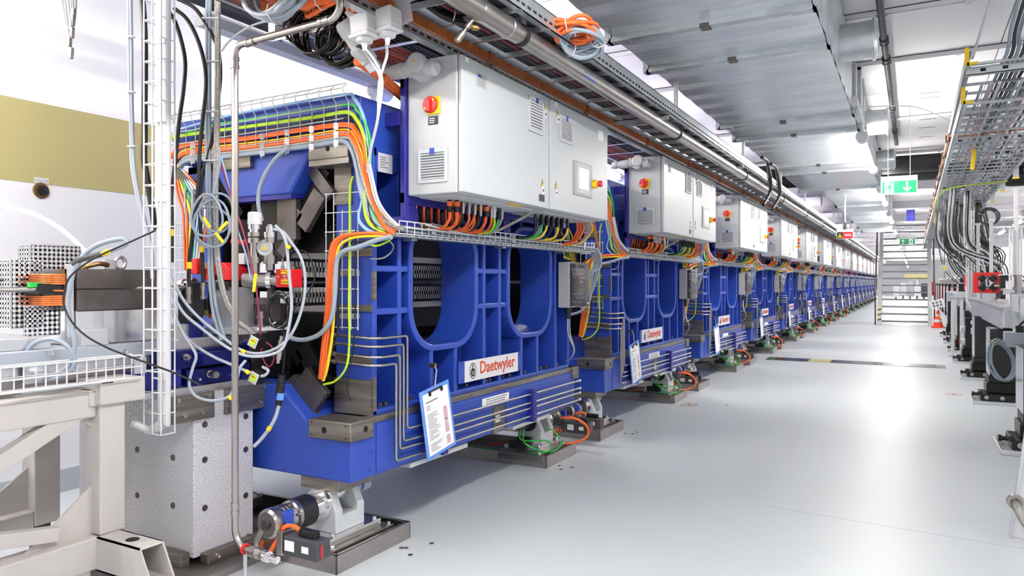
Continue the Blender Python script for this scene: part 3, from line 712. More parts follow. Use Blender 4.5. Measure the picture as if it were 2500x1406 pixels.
# main switch on the side face
YS = 2.62
c = onY(1054, 257, YS)
sw = part('main_switch', MB().box(c.x-.034+.012, c.x+.034+.012, YS-.008, YS, c.z-.042, c.z+.036), 'yellow_sign', body, bev=.003)
part('rotary_disc', MB().lathe((c.x, YS-.008, c.z), (0,-1,0), [(0,.0365),(.01,.0365),(.013,.033),(.013,0)], 28), 'red', sw)
part('rotary_handle', MB().box(c.x-.009, c.x+.009, YS-.034, YS-.02, c.z-.033, c.z+.022), 'red', sw, bev=.003)
for dx, dz in ((.022,.018),(-.022,-.016)): part('disc_dot', MB().cyl((c.x+dx,YS-.0215,c.z+dz),(c.x+dx,YS-.0225,c.z+dz),.006,10), 'yellow_sign', sw)
part('black_label', MB().box(c.x-.018, c.x+.034, YS-.0015, YS, c.z-.086, c.z-.048), 'label_black', body)
mb = MB()
for i in range(3): mb.box(c.x-.012, c.x+.02-random.uniform(0,.01), YS-.0022, YS-.001, c.z-.06-i*.009, c.z-.056-i*.009)
part('label_print', mb, 'white', body)
# large grey plug and socket at the top of the side
c = onY(1045, 172, YS); y = YS-.055
pk = part('power_socket', MB().lathe((c.x-.02, YS, c.z-.005), (0,-1,0), [(0,.05),(.03,.05),(.045,.045),(.075,.045),(.075,0)], 8), 'cabinet_grey', body, bev=.003)
part('socket_lid', MB().lathe((c.x-.005, YS-.06, c.z+.012), (0,-1,0), [(0,.044),(.03,.044),(.036,.036),(.036,0)], 20), 'cabinet_grey', pk)
part('socket_dot', MB().cyl((c.x-.005, YS-.096, c.z+.018), (c.x-.005, YS-.0972, c.z+.018), .006, 10), 'yellow_sign', pk)
part('socket_back', MB().lathe((c.x+.03, y, c.z-.01), (1,0,-.1), [(0,.034),(.045,.034),(.06,.022),(.06,0)], 8), 'cabinet_grey', pk)
part('plug_sleeve', MB().lathe((c.x-.03, y, c.z), (-1,0,-.03), [(0,.036),(.03,.038),(.03,.032),(.055,.032),(.06,.035),(.12,.031),(.125,.026),(.15,.026),(.155,.03),(.19,.027),(.195,.02),(.195,0)], 18), 'cabinet_grey', pk)
# base strip: gland plate
part('gland_plate', MB().box(-1.95, -1.76, 2.68, 3.42, 1.578, 1.586).box(-1.95, -1.76, 3.54, 4.26, 1.578, 1.586), 'panel_grey', cab)
part('yellow_label', MB().box(-1.77, -1.72, 3.12, 3.26, 1.5835, 1.5855), 'yellow_sign', cab)
cab_labels = ['light grey control cabinet nearest the camera with red switch, screen and emergency stop']
cab_labels += ['light grey control cabinet standing %s in the row above the undulators' % ORDW[k] for k in range(1, NMOD)]
cab['label'] = cab_labels[0]

# ---------------------------------------------------------------- wire cable basket below the cabinet
BXc, BW, BZ0, BH = -2.0, .10, 1.412, .055
bsk = thing('cable_basket', 'b', 'cable tray', (BXc, 3.6, BZ0), 'white wire cable baskets on the undulators')
mb = MB(); wire_basket(mb, ((BXc, 2.53, BZ0), (BXc, 4.74, BZ0)), BW, BH, wid=(1,0,0), step=.055, r=.0026, n_long=5)
part('wire_mesh', mb, 'wire_white', bsk)
mb = MB().box(BXc-.035, BXc+.035, 2.5, 4.7, BZ0-.012, BZ0-.006)
for i in range(40): mb.box(BXc+.035, BXc+.037, 2.52+i*.055, 2.55+i*.055, BZ0-.012, BZ0+.004)
part('support_rail', mb, 'galvanised', bsk)
for yy in (2.75, 3.6, 4.4): part('bracket', MB().box(-2.085, BXc-.03, yy-.02, yy+.02, BZ0-.02, BZ0-.010), 'galvanised', bsk)
for yy in (2.78, 3.55, 4.55): part('clip', MB().box(BXc+BW/2-.004, BXc+BW/2+.005, yy-.012, yy+.012, BZ0+.01, BZ0+BH+.006), 'galvanised', bsk)

# ---------------------------------------------------------------- grey junction box at the far end of each frame
jb = thing('junction_box', 'j', 'junction box', (-2.03, 4.55, 1.02), 'grey junction boxes on the undulators')
part('housing', MB().box(-2.082, -2.0, 4.42, 4.66, 1.03, 1.335), 'box_grey', jb, bev=.005)
part('clear_lid', MB().box(-2.0, -1.955, 4.425, 4.655, 1.035, 1.33), 'clear', jb, bev=.004)
mb = MB()
for i in range(9):
    mb.box(-1.999, -1.985, 4.45+random.uniform(0,.12), 4.48+random.uniform(.03,.15), 1.06+i*.027, 1.076+i*.027)
part('terminal_block', mb, 'print_grey', jb)
part('wiring', MB().box(-1.999, -1.99, 4.46, 4.62, 1.24, 1.3).box(-1.999,-1.988,4.46,4.6,1.1,1.13), 'black', jb)
part('lid_text', text_mb('Endboxspeise', .018, (-1.954, 4.47, 1.30), (0,1,0), (0,0,1), .0003), 'print_black', jb)
part('lid_label', MB().box(-1.956, -1.9545, 4.62, 4.64, 1.05, 1.065), 'paper', jb)
for yy in (4.46, 4.49): part('gland', MB().lathe((-2.03, yy, 1.03), (0,0,-1), [(0,.014),(.03,.014),(.03,.011),(.075,.009),(.075,0)], 10), 'black', jb)
for i in range(6): part('gland', MB().lathe((-2.03, 4.66, 1.07+i*.045), (0,1,0), [(0,.012),(.02,.012),(.03,.008),(.03,0)], 10), 'panel_grey', jb)

# ---------------------------------------------------------------- clipboard with a form
cb = thing('clipboard', 'k', 'clipboard', (-2.02, 2.93, .38), 'clipboards hanging on the undulators')
cc = Vector((-2.02, 2.925, .535)); RX = math.radians(8.4); RM = Euler((RX, math.radians(-2.5), 0)).to_matrix()
def cbx(mb, y, z, sy_, sz_, x=0, th=.002): return mb.obox(cc+RM@Vector((x, y, z)), (th, sy_, sz_), (RX, math.radians(-2.5), 0))
part('board', cbx(MB(), 0, 0, .25, .335, 0, .004), 'clip_blue', cb, bev=.0015)
pp = part('sheet', cbx(MB(), .002, -.002, .212, .298, .0026, .0008), 'paper', cb)
mb = MB(); cbx(mb, -.035, .104, .1, .006, .0033, .0006)
for j, (z0, n) in enumerate(((.085,3),(.045,9),(-.035,6),(-.10,5))):
    for i in range(n):
        w = random.uniform(.03,.1) if j else .03; cbx(mb, -.085+w/2, z0-i*.0085, w, .0028, .0033, .0006)
part('form_print', mb, 'print_grey', pp)
mb = MB()
for z0, n in ((.045,9),(-.035,6),(-.10,5)):
    for i in range(n): cbx(mb, .065, z0-i*.0085, .032, .006, .0033, .0006)
part('form_fields', mb, 'print_pink', pp)
cl = part('clip', cbx(cbx(cbx(MB(), 0, .150, .1, .006, .006, .006), -.05, .142, .012, .022, .006, .01), .05, .142, .012, .022, .006, .01), 'black', cb)
part('cord', MB().tube([cc+RM@Vector((.004, .0, .16)), (-2.05, 2.955, .77), (-2.075, 2.96, .80)], .004, 6), 'cable_pale', cb)
part('hook', MB().cyl((-2.09, 2.962, .79), (-2.06, 2.962, .79), .012, 10), 'brass', cb)

# ---------------------------------------------------------------- movers and drip trays
def drip_tray(y0, y1):
    t = thing('drip_tray', 'd', 'drip tray', (-2.7, (y0+y1)/2, 0), 'steel drip trays under the undulators')
    x0, x1, h, w = -3.34, -2.07, .078, .006
    part('rim', MB().box(x0, x1, y0, y0+w, 0, h).box(x0, x1, y1-w, y1, 0, h).box(x0, x0+w, y0, y1, 0, h).box(x1-w, x1, y0, y1, 0, h)
         .box(x0, x1, y0, y0+.02, h-.003, h).box(x0, x1, y1-.02, y1, h-.003, h).box(x0, x0+.02, y0, y1, h-.003, h).box(x1-.02, x1, y0, y1, h-.003, h), 'tray_steel', t, bev=.002)
    part('sump', MB().box(x0+w, x1-w, y0+w, y1-w, .001, .03), 'black_metal', t)
    return t
def mover(yc, s, xo=0, enc=False, full=True):
    t = thing('cam_mover', 'm', 'motor', (-2.25+xo, yc, .03), 'cam movers under the undulators')
    def bx(mb, x0, x1, y0, y1, z0, z1):
        a, b = sorted((yc+s*y0, yc+s*y1)); return mb.box(x0+xo, x1+xo, a, b, z0, z1)
    part('base_plate', bx(MB(), -2.42, -2.105, -.19, .22, .03, .085), 'steel', t, bev=.003)
    part('slide_plate', bx(MB(), -2.40, -2.14, -.16, .17, .085, .12), 'polished', t, bev=.002)
    X0, X1 = -2.345+xo, -2.165+xo; xm = (X0+X1)/2
    prof = [(X0,.1),(X1,.1),(X1,.20),(xm+.055,.275),(xm+.03,.275),(xm+.03,.225),(xm-.03,.225),(xm-.03,.275),(xm-.055,.275),(X0,.2)]
    mb = MB()
    for a, b in ((-.10,-.055), (.04,.085)):
        u, v = sorted((yc+s*a, yc+s*b)); mb.prism([(X0,.12),(X1,.12),(X1,.215),(xm+.05,.295),(xm-.05,.295),(X0,.215)], 'y', u, v)
    bx(mb, -2.345, -2.165, -.06, .05, .12, .19)
    part('bracket', mb, 'panel_grey', t, bev=.005)
    part('roller', MB().cyl((xm, yc-.054, .262), (xm, yc+.04, .262), .038, 20), 'polished', t)
    gb = Vector((xm, yc-s*.10, .235)); d = (0, -s, 0)
    g = part('gearbox', MB().lathe(gb, d, [(0,0),(0,.072),(.02,.072),(.02,.06),(.075,.06),(.075,.062)], 22), 'polished', t)
    part('gear_ring', MB().lathe(gb, d, [(.075,0),(.075,.066),(.155,.066),(.155,0)], 22), 'black', g)
    part('gear_housing', MB().lathe(gb, d, [(.155,0),(.155,.064),(.175,.064),(.18,.055),(.2,.052),(.2,.058),(.21,.058),(.21,.052),(.22,.052),(.22,.058),(.23,.058),(.23,.052),(.24,.052),(.24,.058),(.25,.058),(.26,.06),(.29,.06),(.3,.05),(.3,.028),(.295,.028),(.295,0)], 22), 'stainless', g)
    part('shaft_hub', MB().lathe(gb, d, [(.296,.02),(.31,.02),(.31,.009),(.318,.009),(.318,0)], 16), 'dark_steel', g)
    for a in range(6):
        q = Vector((.058*math.cos(a*1.047+.3), 0, .058*math.sin(a*1.047+.3)))
        part('bolt', MB().cyl(gb+q+Vector(d)*.155, gb+q+Vector(d)*.19, .006, 6), 'stainless', g)
    part('name_strap', bx(MB(), -2.21, -2.18, -.36, -.325, .15, .285), 'label_blue', g, bev=.002)
    part('servo_flange', bx(MB(), -2.20, -2.17, -.40, -.315, .125, .22), 'stainless', t, bev=.002)
    sv = part('servo_motor', bx(MB(), -2.17, -1.99, -.395, -.32, .13, .205), 'dark_grey', t, bev=.006)
    e = yc+s*-.3955 if s > 0 else yc+s*-.3195
    fy = yc-.3955 if s > 0 else yc+.3195
    part('rating_label', MB().box(-2.16+xo, -2.11+xo, fy-.001, fy+.001, .15, .19), 'paper', sv)
    part('rating_label', MB().box(-2.07+xo, -2.035+xo, fy-.001, fy+.001, .155, .18), 'paper', sv)
    part('status_stripe', MB().box(-1.9905+xo, -1.9885+xo, fy+.02, fy+.03, .14, .19), 'red', sv)
    part('connector', bx(MB(), -2.11, -2.02, -.375, -.345, .205, .235), 'black', sv, bev=.006)
    part('motor_cable', MB().tube(smooth([(-2.11+xo, yc-s*.36, .222), (-2.15+xo, yc-s*.36, .235), (-2.19+xo, yc-s*.37, .225), (-2.22+xo, yc-s*.38, .17), (-2.3+xo, yc-s*.36, .09), (-2.5+xo, yc-s*.2, .06), (-2.62+xo, yc, .055)], 6), .009, 8), 'orange', sv)
    en = Vector((xm, yc+s*.085, .26))
    if enc:
        x_ = part('encoder', MB().lathe(en, (0, s, 0), [(0,.055),(.02,.055),(.02,.04),(.06,.04),(.06,.034),(.10,.034),(.10,0)], 18), 'black', t)
        part('encoder_cap', MB().lathe(en+Vector((0, s*.10, 0)), (0, s, 0), [(0,.03),(.045,.03),(.05,.02),(.05,0)], 14), 'dark_steel', x_)
        part('status_led', MB().sphere(en+Vector((.012, s*.152, .012)), .007, 8, 6), 'led_green', x_)
        part('green_cable', MB().tube(smooth([en+Vector((.02,s*.12,-.02)), en+Vector((.05,s*.16,-.10)), (-2.13+xo, yc+s*.13, .09), (-2.08+xo, yc+s*.05, .085), (-2.06+xo, yc+s*.0, .13), (-2.09+xo, yc+s*.03, .2), (-2.14+xo, yc+s*.05, .235)], 6), .0055, 6), 'green', t)
        part('green_cable', MB().tube(smooth([en+Vector((-.01,s*.12,-.03)), en+Vector((.02,s*.14,-.09)), (-2.12+xo, yc+s*.08, .15), (-2.09+xo, yc+s*.1, .1), (-2.14+xo, yc+s*.17, .085), (-2.3+xo, yc+s*.19, .08), (-2.8+xo, yc+s*.18, .075)], 6), .0055, 6), 'green', t)
        part('switch_block', bx(bx(MB(), -2.36, -2.22, .12, .19, .1, .15), -2.3, -2.2, .14, .18, .15, .18), 'black', t, bev=.004)
    else:
        x_ = part('encoder', MB().lathe(en, (0, s, 0), [(0,.032),(.05,.032),(.05,.026),(.07,.026),(.075,.032),(.12,.032),(.125,.026),(.125,0)], 16), 'cable_pale', t)
        part('encoder_band', MB().lathe(en, (0, s, 0), [(.05,.0275),(.07,.0275)], 16), 'label_blue', x_)
    for xx, yy, zz in ((-2.12,-.17,.085),(-2.12,.2,.085),(-2.155,-.13,.12),(-2.155,.14,.12),(-2.38,.14,.12),(-2.38,-.13,.12)):
        part('bolt', MB().lathe((xx+xo, yc+s*yy, zz), (0,0,1), [(0,.014),(.003,.014),(.003,.010),(.014,.010),(.014,0)], 6), 'polished', t)
    return t
trayA = drip_tray(2.27, 2.77); trayB = drip_tray(4.22, 4.68)
movA = mover(2.47, 1); movB = mover(4.42, -1, enc=True)
movC = mover(2.5, 1, xo=-.88); movD = mover(4.44, -1, xo=-.88, enc=True)
# orange loop beside the far mover
ol = thing('motor_cable_loop', 'o', 'cable', (-2.1, 4.75, .1), 'orange motor cable loops')
part('cable', MB().tube(smooth([(-2.15, 4.60, .26), (-2.06, 4.66, .25), (-2.0, 4.72, .19), (-2.0, 4.72, .12), (-2.06, 4.66, .085), (-2.12, 4.6, .08)], 7), .009, 8), 'orange', ol)
# ================================================================ cables of one module
def cable(parent, name, pts, r, m, n=7, k=5, label=None):
    return part(name, MB().tube(smooth(pts, k), r, n), m, parent, label=label)
def endpts(px, Y=2.40):
    out = []
    for p in px:
        yy = Y if p[0] < 880 else Y+.1*min(1, (p[0]-880)/80)
        out.append(onY(p[0], p[1], yy))
    return out
def shift(pts, dz=0, dx=0, dy=0): return [Vector(p)+Vector((dx, dy, dz)) for p in pts]
tb = thing('cable_bundle', 't', 'cable bundle', (-2.7, 2.4, 1.45), 'cable bundles strapped over the undulator ends')
g_ = [(422,343),(494,311),(607,292),(666,283),(725,274),(848,255),(870,268),(888,293),(901,330),(905,380),(900,450),(905,500),(925,545),(955,565)]
cable(tb, 'earth_cable', endpts(g_), .0055, 'green')
yg = [(419,333),(494,322),(607,307),(666,299),(776,283),(848,272),(873,293),(888,327),(895,365),(895,430),(890,500),(905,545),(950,568)]
for i in range(2): cable(tb, 'earth_cable', shift(endpts(yg), -.008*i, 0, -.004*i), .0052, 'yellow_green')
bl = [(425,365),(494,334),(607,322),(700,307),(844,286),(872,308),(890,340),(897,385),(900,440),(897,500),(915,550),(955,568)]
for i in range(2): cable(tb, 'signal_cable', shift(endpts(bl), -.006*i, .004*i, 0), .004, 'black')
ou = [(419,380),(441,355),(494,344),(607,333),(719,315),(844,299),(869,315),(888,346),(895,380),(901,430),(907,462),(926,509),(945,546),(965,560)]
for i in range(4): cable(tb, 'power_cable', shift(endpts(ou), -.006*(i % 3)-.004, -.005*(i % 2), .006-.007*(i//2)-.004*(i % 3)), .0068, 'orange')
ol_ = [(425,399),(453,368),(550,358),(660,346),(776,329),(844,319),(866,336),(882,374),(891,418),(901,455),(922,510),(944,548),(965,562)]
for i in range(4): cable(tb, 'power_cable', shift(endpts(ol_), -.006*(i % 3)-.006, -.005*(i % 2), .004-.006*(i//2)-.003*(i % 3)), .0068, 'orange')
cable(tb, 'signal_cable', shift(endpts(ol_), .006), .0045, 'yellow')
br = [(441,396),(463,380),(556,371),(713,352),(838,333),(863,346),(876,383),(888,437),(907,493),(932,531),(957,548),(985,556)]
for i in range(2): cable(tb, 'braided_strap', shift(endpts(br), -.006*i, 0, -.004*i), .0085, 'braid')
gr = [(441,404),(463,388),(556,379),(660,366),(776,351),(838,341),(860,358),(873,399),(884,462),(904,518),(932,546),(963,562)]
for i in range(4): cable(tb, 'grey_cable', shift(endpts(gr), -.006*(i % 2)-.003, -.007*(i//2), .004-.008*(i//2)), .0078, 'cable_grey')
cable(tb, 'grey_cable', [onY(*p, 2.36) for p in ((705,362),(675,385),(650,420),(634,460),(631,500),(640,540))], .0095, 'cable_grey')
bu = [(425,320),(560,283),(700,256),(840,232),(862,240),(880,270),(892,310),(897,360),(895,430),(880,500),(875,540),(905,568),(950,572)]
for i in range(3): cable(tb, 'air_hose', shift(endpts(bu), .004*i, 0, .004*i), .003, 'light_blue', 6)
wh = [(700,254),(845,228),(880,380),(905,470),(930,520),(955,545)]
for i in range(2): cable(tb, 'white_cable', shift(endpts([(897,400),(905,440),(918,490),(940,525),(968,552)], 2.385), 0, .012*i, 0), .006, 'cable_white')
mb = MB()
for px in (470, 520, 575, 640, 700, 760, 820):
    for row in (ou, ol_, gr):
        a = [q for q in row if q[0] <= 850]
        for (x0, y0), (x1, y1) in zip(a, a[1:]):
            if x0 <= px <= x1:
                py = y0+(y1-y0)*(px-x0)/(x1-x0); c = onY(px, py, 2.378)-Vector((0,0,.010))
                part('cable_tie', MB().obox(c, (.0035, .02, .026), (0, .15, -.5)).obox(c+Vector((.002,-.006,-.017)), (.003,.004,.012), (0,.5,0)), 'wire_white', tb)
mb = MB()
for dz, yy in ((2.055, 2.40), (2.028, 2.372), (1.955, 2.372), (1.90, 2.382), (1.845, 2.392)):
    mb.tube([(-3.33, yy, dz-.012), (-2.135, yy, dz)], .0028, 5)
for i in range(18):
    x = -3.32+i*.07; mb.tube([(x, 2.40, 2.05), (x, 2.372, 2.03), (x+.01, 2.374, 2.0), (x+.018, 2.39, 1.97), (x+.018, 2.39, 1.83)], .0024, 4)
part('wire_mat', mb, 'box_grey', tb)

sb = thing('cable_bundle', 's', 'cable bundle', (-2.3, 2.43, .75), 'cable bundles hanging down the undulator ends')
od = [(945,574),(910,569),(870,571),(838,577),(818,592),(811,615),(807,657),(804,714),(800,770),(794,830),(788,888),(785,925)]
for i in range(3): cable(sb, 'power_cable', shift([onY(*p, 2.42) for p in od], 0, .012*i-.01, -.004*(i % 2)), .0078, 'orange')
yd = [(940,578),(903,577),(865,580),(840,590),(826,605),(820,640),(815,690),(814,760),(811,810),(804,862),(796,905),(788,929)]
for i in range(2): cable(sb, 'signal_cable', shift([onY(*p, 2.42) for p in yd], 0, .009*i, -.006*i), .006, 'yellow')
bd = [(930,585),(880,590),(845,597),(833,620),(829,650),(825,720),(826,800),(817,836),(800,880),(776,923)]
cable(sb, 'signal_cable', [onY(*p, 2.43) for p in bd], .005, 'black')
cable(sb, 'grey_hose', [onY(*p, 2.395) for p in ((955,578),(920,586),(875,603),(842,612),(826,627),(821,650),(818,714),(811,771),(796,800),(775,819),(745,829),(720,828),(704,820))], .0105, 'cable_grey', 10)
cable(sb, 'earth_cable', [onY(*p, 2.425) for p in ((862,430),(855,462),(854,556),(853,650),(852,750),(853,830),(846,894),(820,929),(790,939)) ], .0052, 'yellow_green')
cable(sb, 'sensor_cable', [onY(*p, 2.44) for p in ((868,560),(867,750),(862,850),(848,930),(850,965),(858,978))], .003, 'black', 6)
cable(sb, 'strap', [onX(*p, -2.05) for p in ((905,632),(935,630),(955,615),(960,600),(950,588))], .004, 'braid', 6)
cable(sb, 'earth_cable', [onX(*p, -2.04) for p in ((965,574),(945,590),(920,600),(905,598))], .005, 'yellow_green', 6)

bc = thing('basket_cables', 'b', 'cable bundle', (-2.0, 3.6, 1.42), 'grey cables lying in the wire baskets')
for i in range(6):
    x = BXc+.035-.018*(i % 4); z = BZ0+.012+.017*(i//4)+.004*(i % 2)
    pts = [(x-.02, 2.5, z+.01), (x, 2.7, z)]+[(x+random.uniform(-.004,.004), 2.9+.3*j, z+random.uniform(-.003,.004)) for j in range(6)]
    pts += [(x+.01, 4.72, z), (x+.03, 4.80, z-.035), (x+.02, 4.83, z-.12), (x-.02, 4.76, 1.28-.04*i), (-2.03, 4.70, 1.295-.045*i)]
    cable(bc, 'grey_cable', pts, .0072, 'cable_grey')
cable(bc, 'braided_strap', [(-2.02, 2.56, 1.47), (-2.0, 2.8, 1.462), (-2.01, 3.1, 1.455), (-2.0, 3.5, 1.45), (-1.99, 3.8, 1.455)], .008, 'braid')
for i in range(2): cable(bc, 'white_cable', [(-1.93, 2.7, 1.44+.02*i), (-1.95, 3.1, 1.44), (-1.97, 3.6, 1.445), (-1.99, 4.2, 1.44)], .004, 'cable_white')
for i in range(2): cable(bc, 'drop_cable', [(-2.03, 4.46+.03*i, .96), (-2.03, 4.47+.03*i, .85), (-2.0, 4.5, .75), (-2.04, 4.53, .68), (-2.1, 4.58, .66)], .005, 'cable_pale')

cn = thing('connector_cables', 'k', 'cable bundle', (-1.9, 3.2, 1.5), 'connector cables under the control cabinets')
def plug(x, y, body_m, cab_m, r=.009, collar=None, seed=0):
    rr = random.Random(seed)
    p = part('plug', MB().lathe((x, y, 1.58), (0,0,-1), [(0,r*.8),(.012,r*.8),(.012,r*1.15),(.03,r*1.15),(.03,r),(.055,r*.9),(.06,r*.6),(.06,0)], 9), body_m, cn)
    if collar: part('collar', MB().lathe((x, y, 1.57), (0,0,-1), [(.0,r*1.25),(.022,r*1.25)], 9), collar, p)
    ye = y+rr.uniform(-.03, .08); q = rr.uniform(-.012, .012)
    part('lead', MB().tube(smooth([(x, y, 1.525), (x-.01+q, y+.004, 1.49), (x-.06+q, y+.02+q, 1.455), (-2.0+q, ye, 1.45), (-2.02+q, ye+.1, 1.43)], 4), r*.72, 6), cab_m, p)
for i in range(14):
    y = 2.79+i*.026; k = ('o' if i in (0, 1, 2, 10, 11, 12) else 's')
    plug(-1.862+.022*(i % 2), y, 'black' if k == 'o' else 'stainless', 'orange' if k == 'o' or i % 3 else 'black', .011 if k == 'o' else .0085, 'orange' if k == 'o' else None, i)
plug(-1.85, 3.17, 'white', 'yellow_green', .011, None, 40); plug(-1.85, 3.22, 'black', 'green', .008, None, 41); plug(-1.85, 3.25, 'stainless', 'cable_grey', .010, None, 42)
for i in range(12):
    y = 3.60+i*.034; plug(-1.835+.024*(i % 2), y, 'black', ('yellow','black','cable_grey','yellow')[i % 4] if i > 4 else ('black','green','cable_grey','yellow','white')[i], .009, None, 60+i)
for i in range(14):
    x, y = -1.9-.02*(i % 3), 2.72+.03*i
    cable(cn, 'inner_cable', [(-1.985, y-.02, 1.56-.02*(i % 2)), (-2.0, y, 1.51), (-2.03, y+.05, 1.47), (-2.04, y+.14, 1.44)], .007, ('orange','black','orange','dark_grey')[i % 4], 6, 4)
for i in range(2): cable(cn, 'braided_strap', [(-1.84, 3.55+.015*i, 1.58), (-1.9, 3.48+.015*i, 1.53), (-1.96, 3.40+.012*i, 1.48), (-1.99, 3.33, 1.45)], .007, 'braid')
for i in range(3): cable(cn, 'power_cable', [(-1.88+.02*i, 4.27, 1.585), (-1.88+.02*i, 4.28, 1.53), (-1.92+.016*i, 4.26, 1.46), (-2.0, 4.2, 1.43)], .008, 'orange')
for i in range(3): cable(cn, 'signal_cable', [(-1.82+.014*i, 4.29, 1.585), (-1.82+.014*i, 4.31, 1.53), (-1.88+.01*i, 4.32, 1.46), (-1.98, 4.30, 1.43)], .005, ('print_pink','cable_pale','yellow')[i])
for i in range(4): cable(cn, 'signal_cable', [(-2.03, 4.32+.05*i, 1.56), (-2.02, 4.36+.05*i, 1.5), (-2.04, 4.42+.04*i, 1.42), (-2.06, 4.48+.03*i, 1.36), (-2.03, 4.40, 1.37)], .005, ('yellow','green','yellow_green','yellow')[i])
# loose cables between the frames, behind the next cabinet
gc = thing('gap_cables', 'g', 'cable bundle', (-2.05, 4.95, 1.3), 'cables looping between neighbouring undulators')
for i in range(4): cable(gc, 'signal_cable', [(-2.03, 4.5+.03*i, 1.40), (-2.08, 4.66+.03*i, 1.33-.01*i), (-2.1, 4.86, 1.31+.01*i), (-2.12, 5.1, 1.4), (-2.15, 5.22, 1.5)], .005, ('yellow','yellow_green','orange','black')[i])
for i in range(3): cable(gc, 'power_cable', [(-2.2, 4.6, 1.75), (-2.1, 4.75+.02*i, 1.72), (-2.04+.01*i, 4.9, 1.6), (-2.06, 5.05, 1.50), (-2.1, 5.2, 1.46)], .007, ('orange','yellow_green','orange')[i])

# ================================================================ copy the module down the row
wordy = {
 tb: ('cable_bundle', 'bundle of green, orange and grey cables strapped over the end of the %s undulator'),
 sb: ('cable_bundle', 'bundle of orange, yellow and grey cables dropping down the end of the %s undulator'),
 bsk: ('cable_basket', 'long white wire cable basket under the cabinet of the %s undulator'),
 bc: ('basket_cables', 'grey cables lying in the wire basket of the %s undulator'),
 cn: ('connector_cables', 'plugs with orange and yellow leads under the cabinet of the %s undulator'),
 gc: ('gap_cables', 'loose coloured cables looping past the far end of the %s undulator'),
 jb: ('junction_box', 'grey junction box with clear lid on the far end of the %s undulator'),
 cb: ('clipboard', 'blue clipboard with a white printed form hanging on the %s undulator'),
 trayA: ('drip_tray', 'steel drip tray on the floor under the near end of the %s undulator'),
 trayB: ('drip_tray', 'steel drip tray on the floor under the far end of the %s undulator'),
 movA: ('cam_mover', 'motor with gearbox and grey bracket under the near aisle corner of the %s undulator'),
 movB: ('cam_mover', 'motor with green-lit encoder under the far aisle corner of the %s undulator'),
 movC: ('cam_mover', 'motor with gearbox in the shade under the near wall corner of the %s undulator'),
 movD: ('cam_mover', 'motor with green-lit encoder in the shade under the far wall corner of the %s undulator'),
 ol: ('motor_cable_loop', 'orange motor cable looping over the drip tray at the far end of the %s undulator'),
}
for o, (_, lab) in wordy.items(): o['label'] = lab % ORDW[0]
fine = ('bolt', 'screw', 'screw_hole', 'ledge_hole', 'marker', 'form_print', 'sticker_print', 'plate_print', 'keyhole', 'bolt_symbol', 'label_print', 'disc_dot', 'socket_dot', 'panel_button', 'plate_header', 'emblem_letter', 'bore', 'lid_text')
end_only = ('wedge_plate', 'wedge_rail', 'end_pad', 'girder_end', 'pad_shelf', 'drive_rod', 'drive_bracket', 'inner_plate', 'yoke_foot', 'type_plate')
for k in range(1, NMOD):
    dy = PITCH*k; sk = ()
    if k >= 2: sk += fine
    if k >= 1: sk += end_only
    if k >= 5: sk += ('slat', 'cable_tie', 'fitting', 'plug', 'rating_label', 'status_stripe', 'lock', 'warning_triangle', 'form_fields', 'wiring', 'terminal_block', 'inner_cable', 'maker_badge', 'corner_clamp', 'lifting_bore', 'insert_label', 'gland', 'socket_back', 'white_tag')
    if k >= 8: sk += ('rear_frame', 'data_plate', 'vent_grille', 'keeper_row', 'wire_mat', 'mat_bracket', 'hook', 'cord', 'clip', 'sheet_print', 'rib', 'earth_cable', 'signal_cable', 'mounting_arm', 'array_bar', 'magnet_girder', 'busbar')
    copy_thing(und, dy, und_labels[k], sk); copy_thing(cab, dy, cab_labels[k], sk)
    for o, (_, lab) in wordy.items():
        if o in (movC,) and k > 0: continue
        if o in (movD,) and k > 4: continue
        if o in (tb, sb, gc, ol) and k > 8: continue
        if o in (cn,) and k > 9: continue
        copy_thing(o, dy, lab % ORDW[k], sk)
# ================================================================ overhead trays, busbar and pipe along the row
YE = 46.0
LX0, LX1, LZ = -1.75, -1.36, 2.28
t = thing('cable_ladder', 'galvanised cable ladder above the cabinets carrying many dark cables', 'cable tray', (-1.55, 10, LZ), 'overhead cable ladders')
part('outer_rail', MB().box(LX1-.004, LX1, -1, YE, LZ, LZ+.075).box(LX1-.03, LX1, -1, YE, LZ+.071, LZ+.075).box(LX1-.03, LX1, -1, YE, LZ, LZ+.004), 'galvanised', t)
part('inner_rail', MB().box(LX0-.004, LX0, -1, YE, LZ-.05, LZ+.05), 'galvanised', t)
part('slotted_strut', MB().box(LX0-.04, LX0+.002, -1, YE, LZ-.09, LZ-.055), 'galvanised', t)
mb = MB(); mb2 = MB()
for i in range(420):
    y = 1.0+i*.05
    mb.box(LX1, LX1+.0012, y, y+.028, LZ+.022, LZ+.032)
    mb2.box(LX0+.0019, LX0+.003, y, y+.03, LZ-.077, LZ-.068)
part('slots', mb, 'hole', t, kind='stuff'); part('slots', mb2, 'hole', t, kind='stuff')
me_r = None
for i in range(150):
    y = 1.05+i*.25
    m = MB().box(LX0, LX1, y-.012, y+.012, LZ-.003, LZ+.0).box(LX0, LX1, y-.012, y-.009, LZ, LZ+.016).box(LX0, LX1, y+.009, y+.012, LZ, LZ+.016)
    if me_r is None: me_r = part('rung', m, 'galvanised', t); ry = y
    else: c = me_r.copy(); col.objects.link(c); c.parent = t; c.location = (0, y-ry, 0)
b = thing('ladder_cables', 'dark grey and purple cables lying side by side on the overhead ladder', 'cable bundle', (-1.55, 10, LZ+.02))
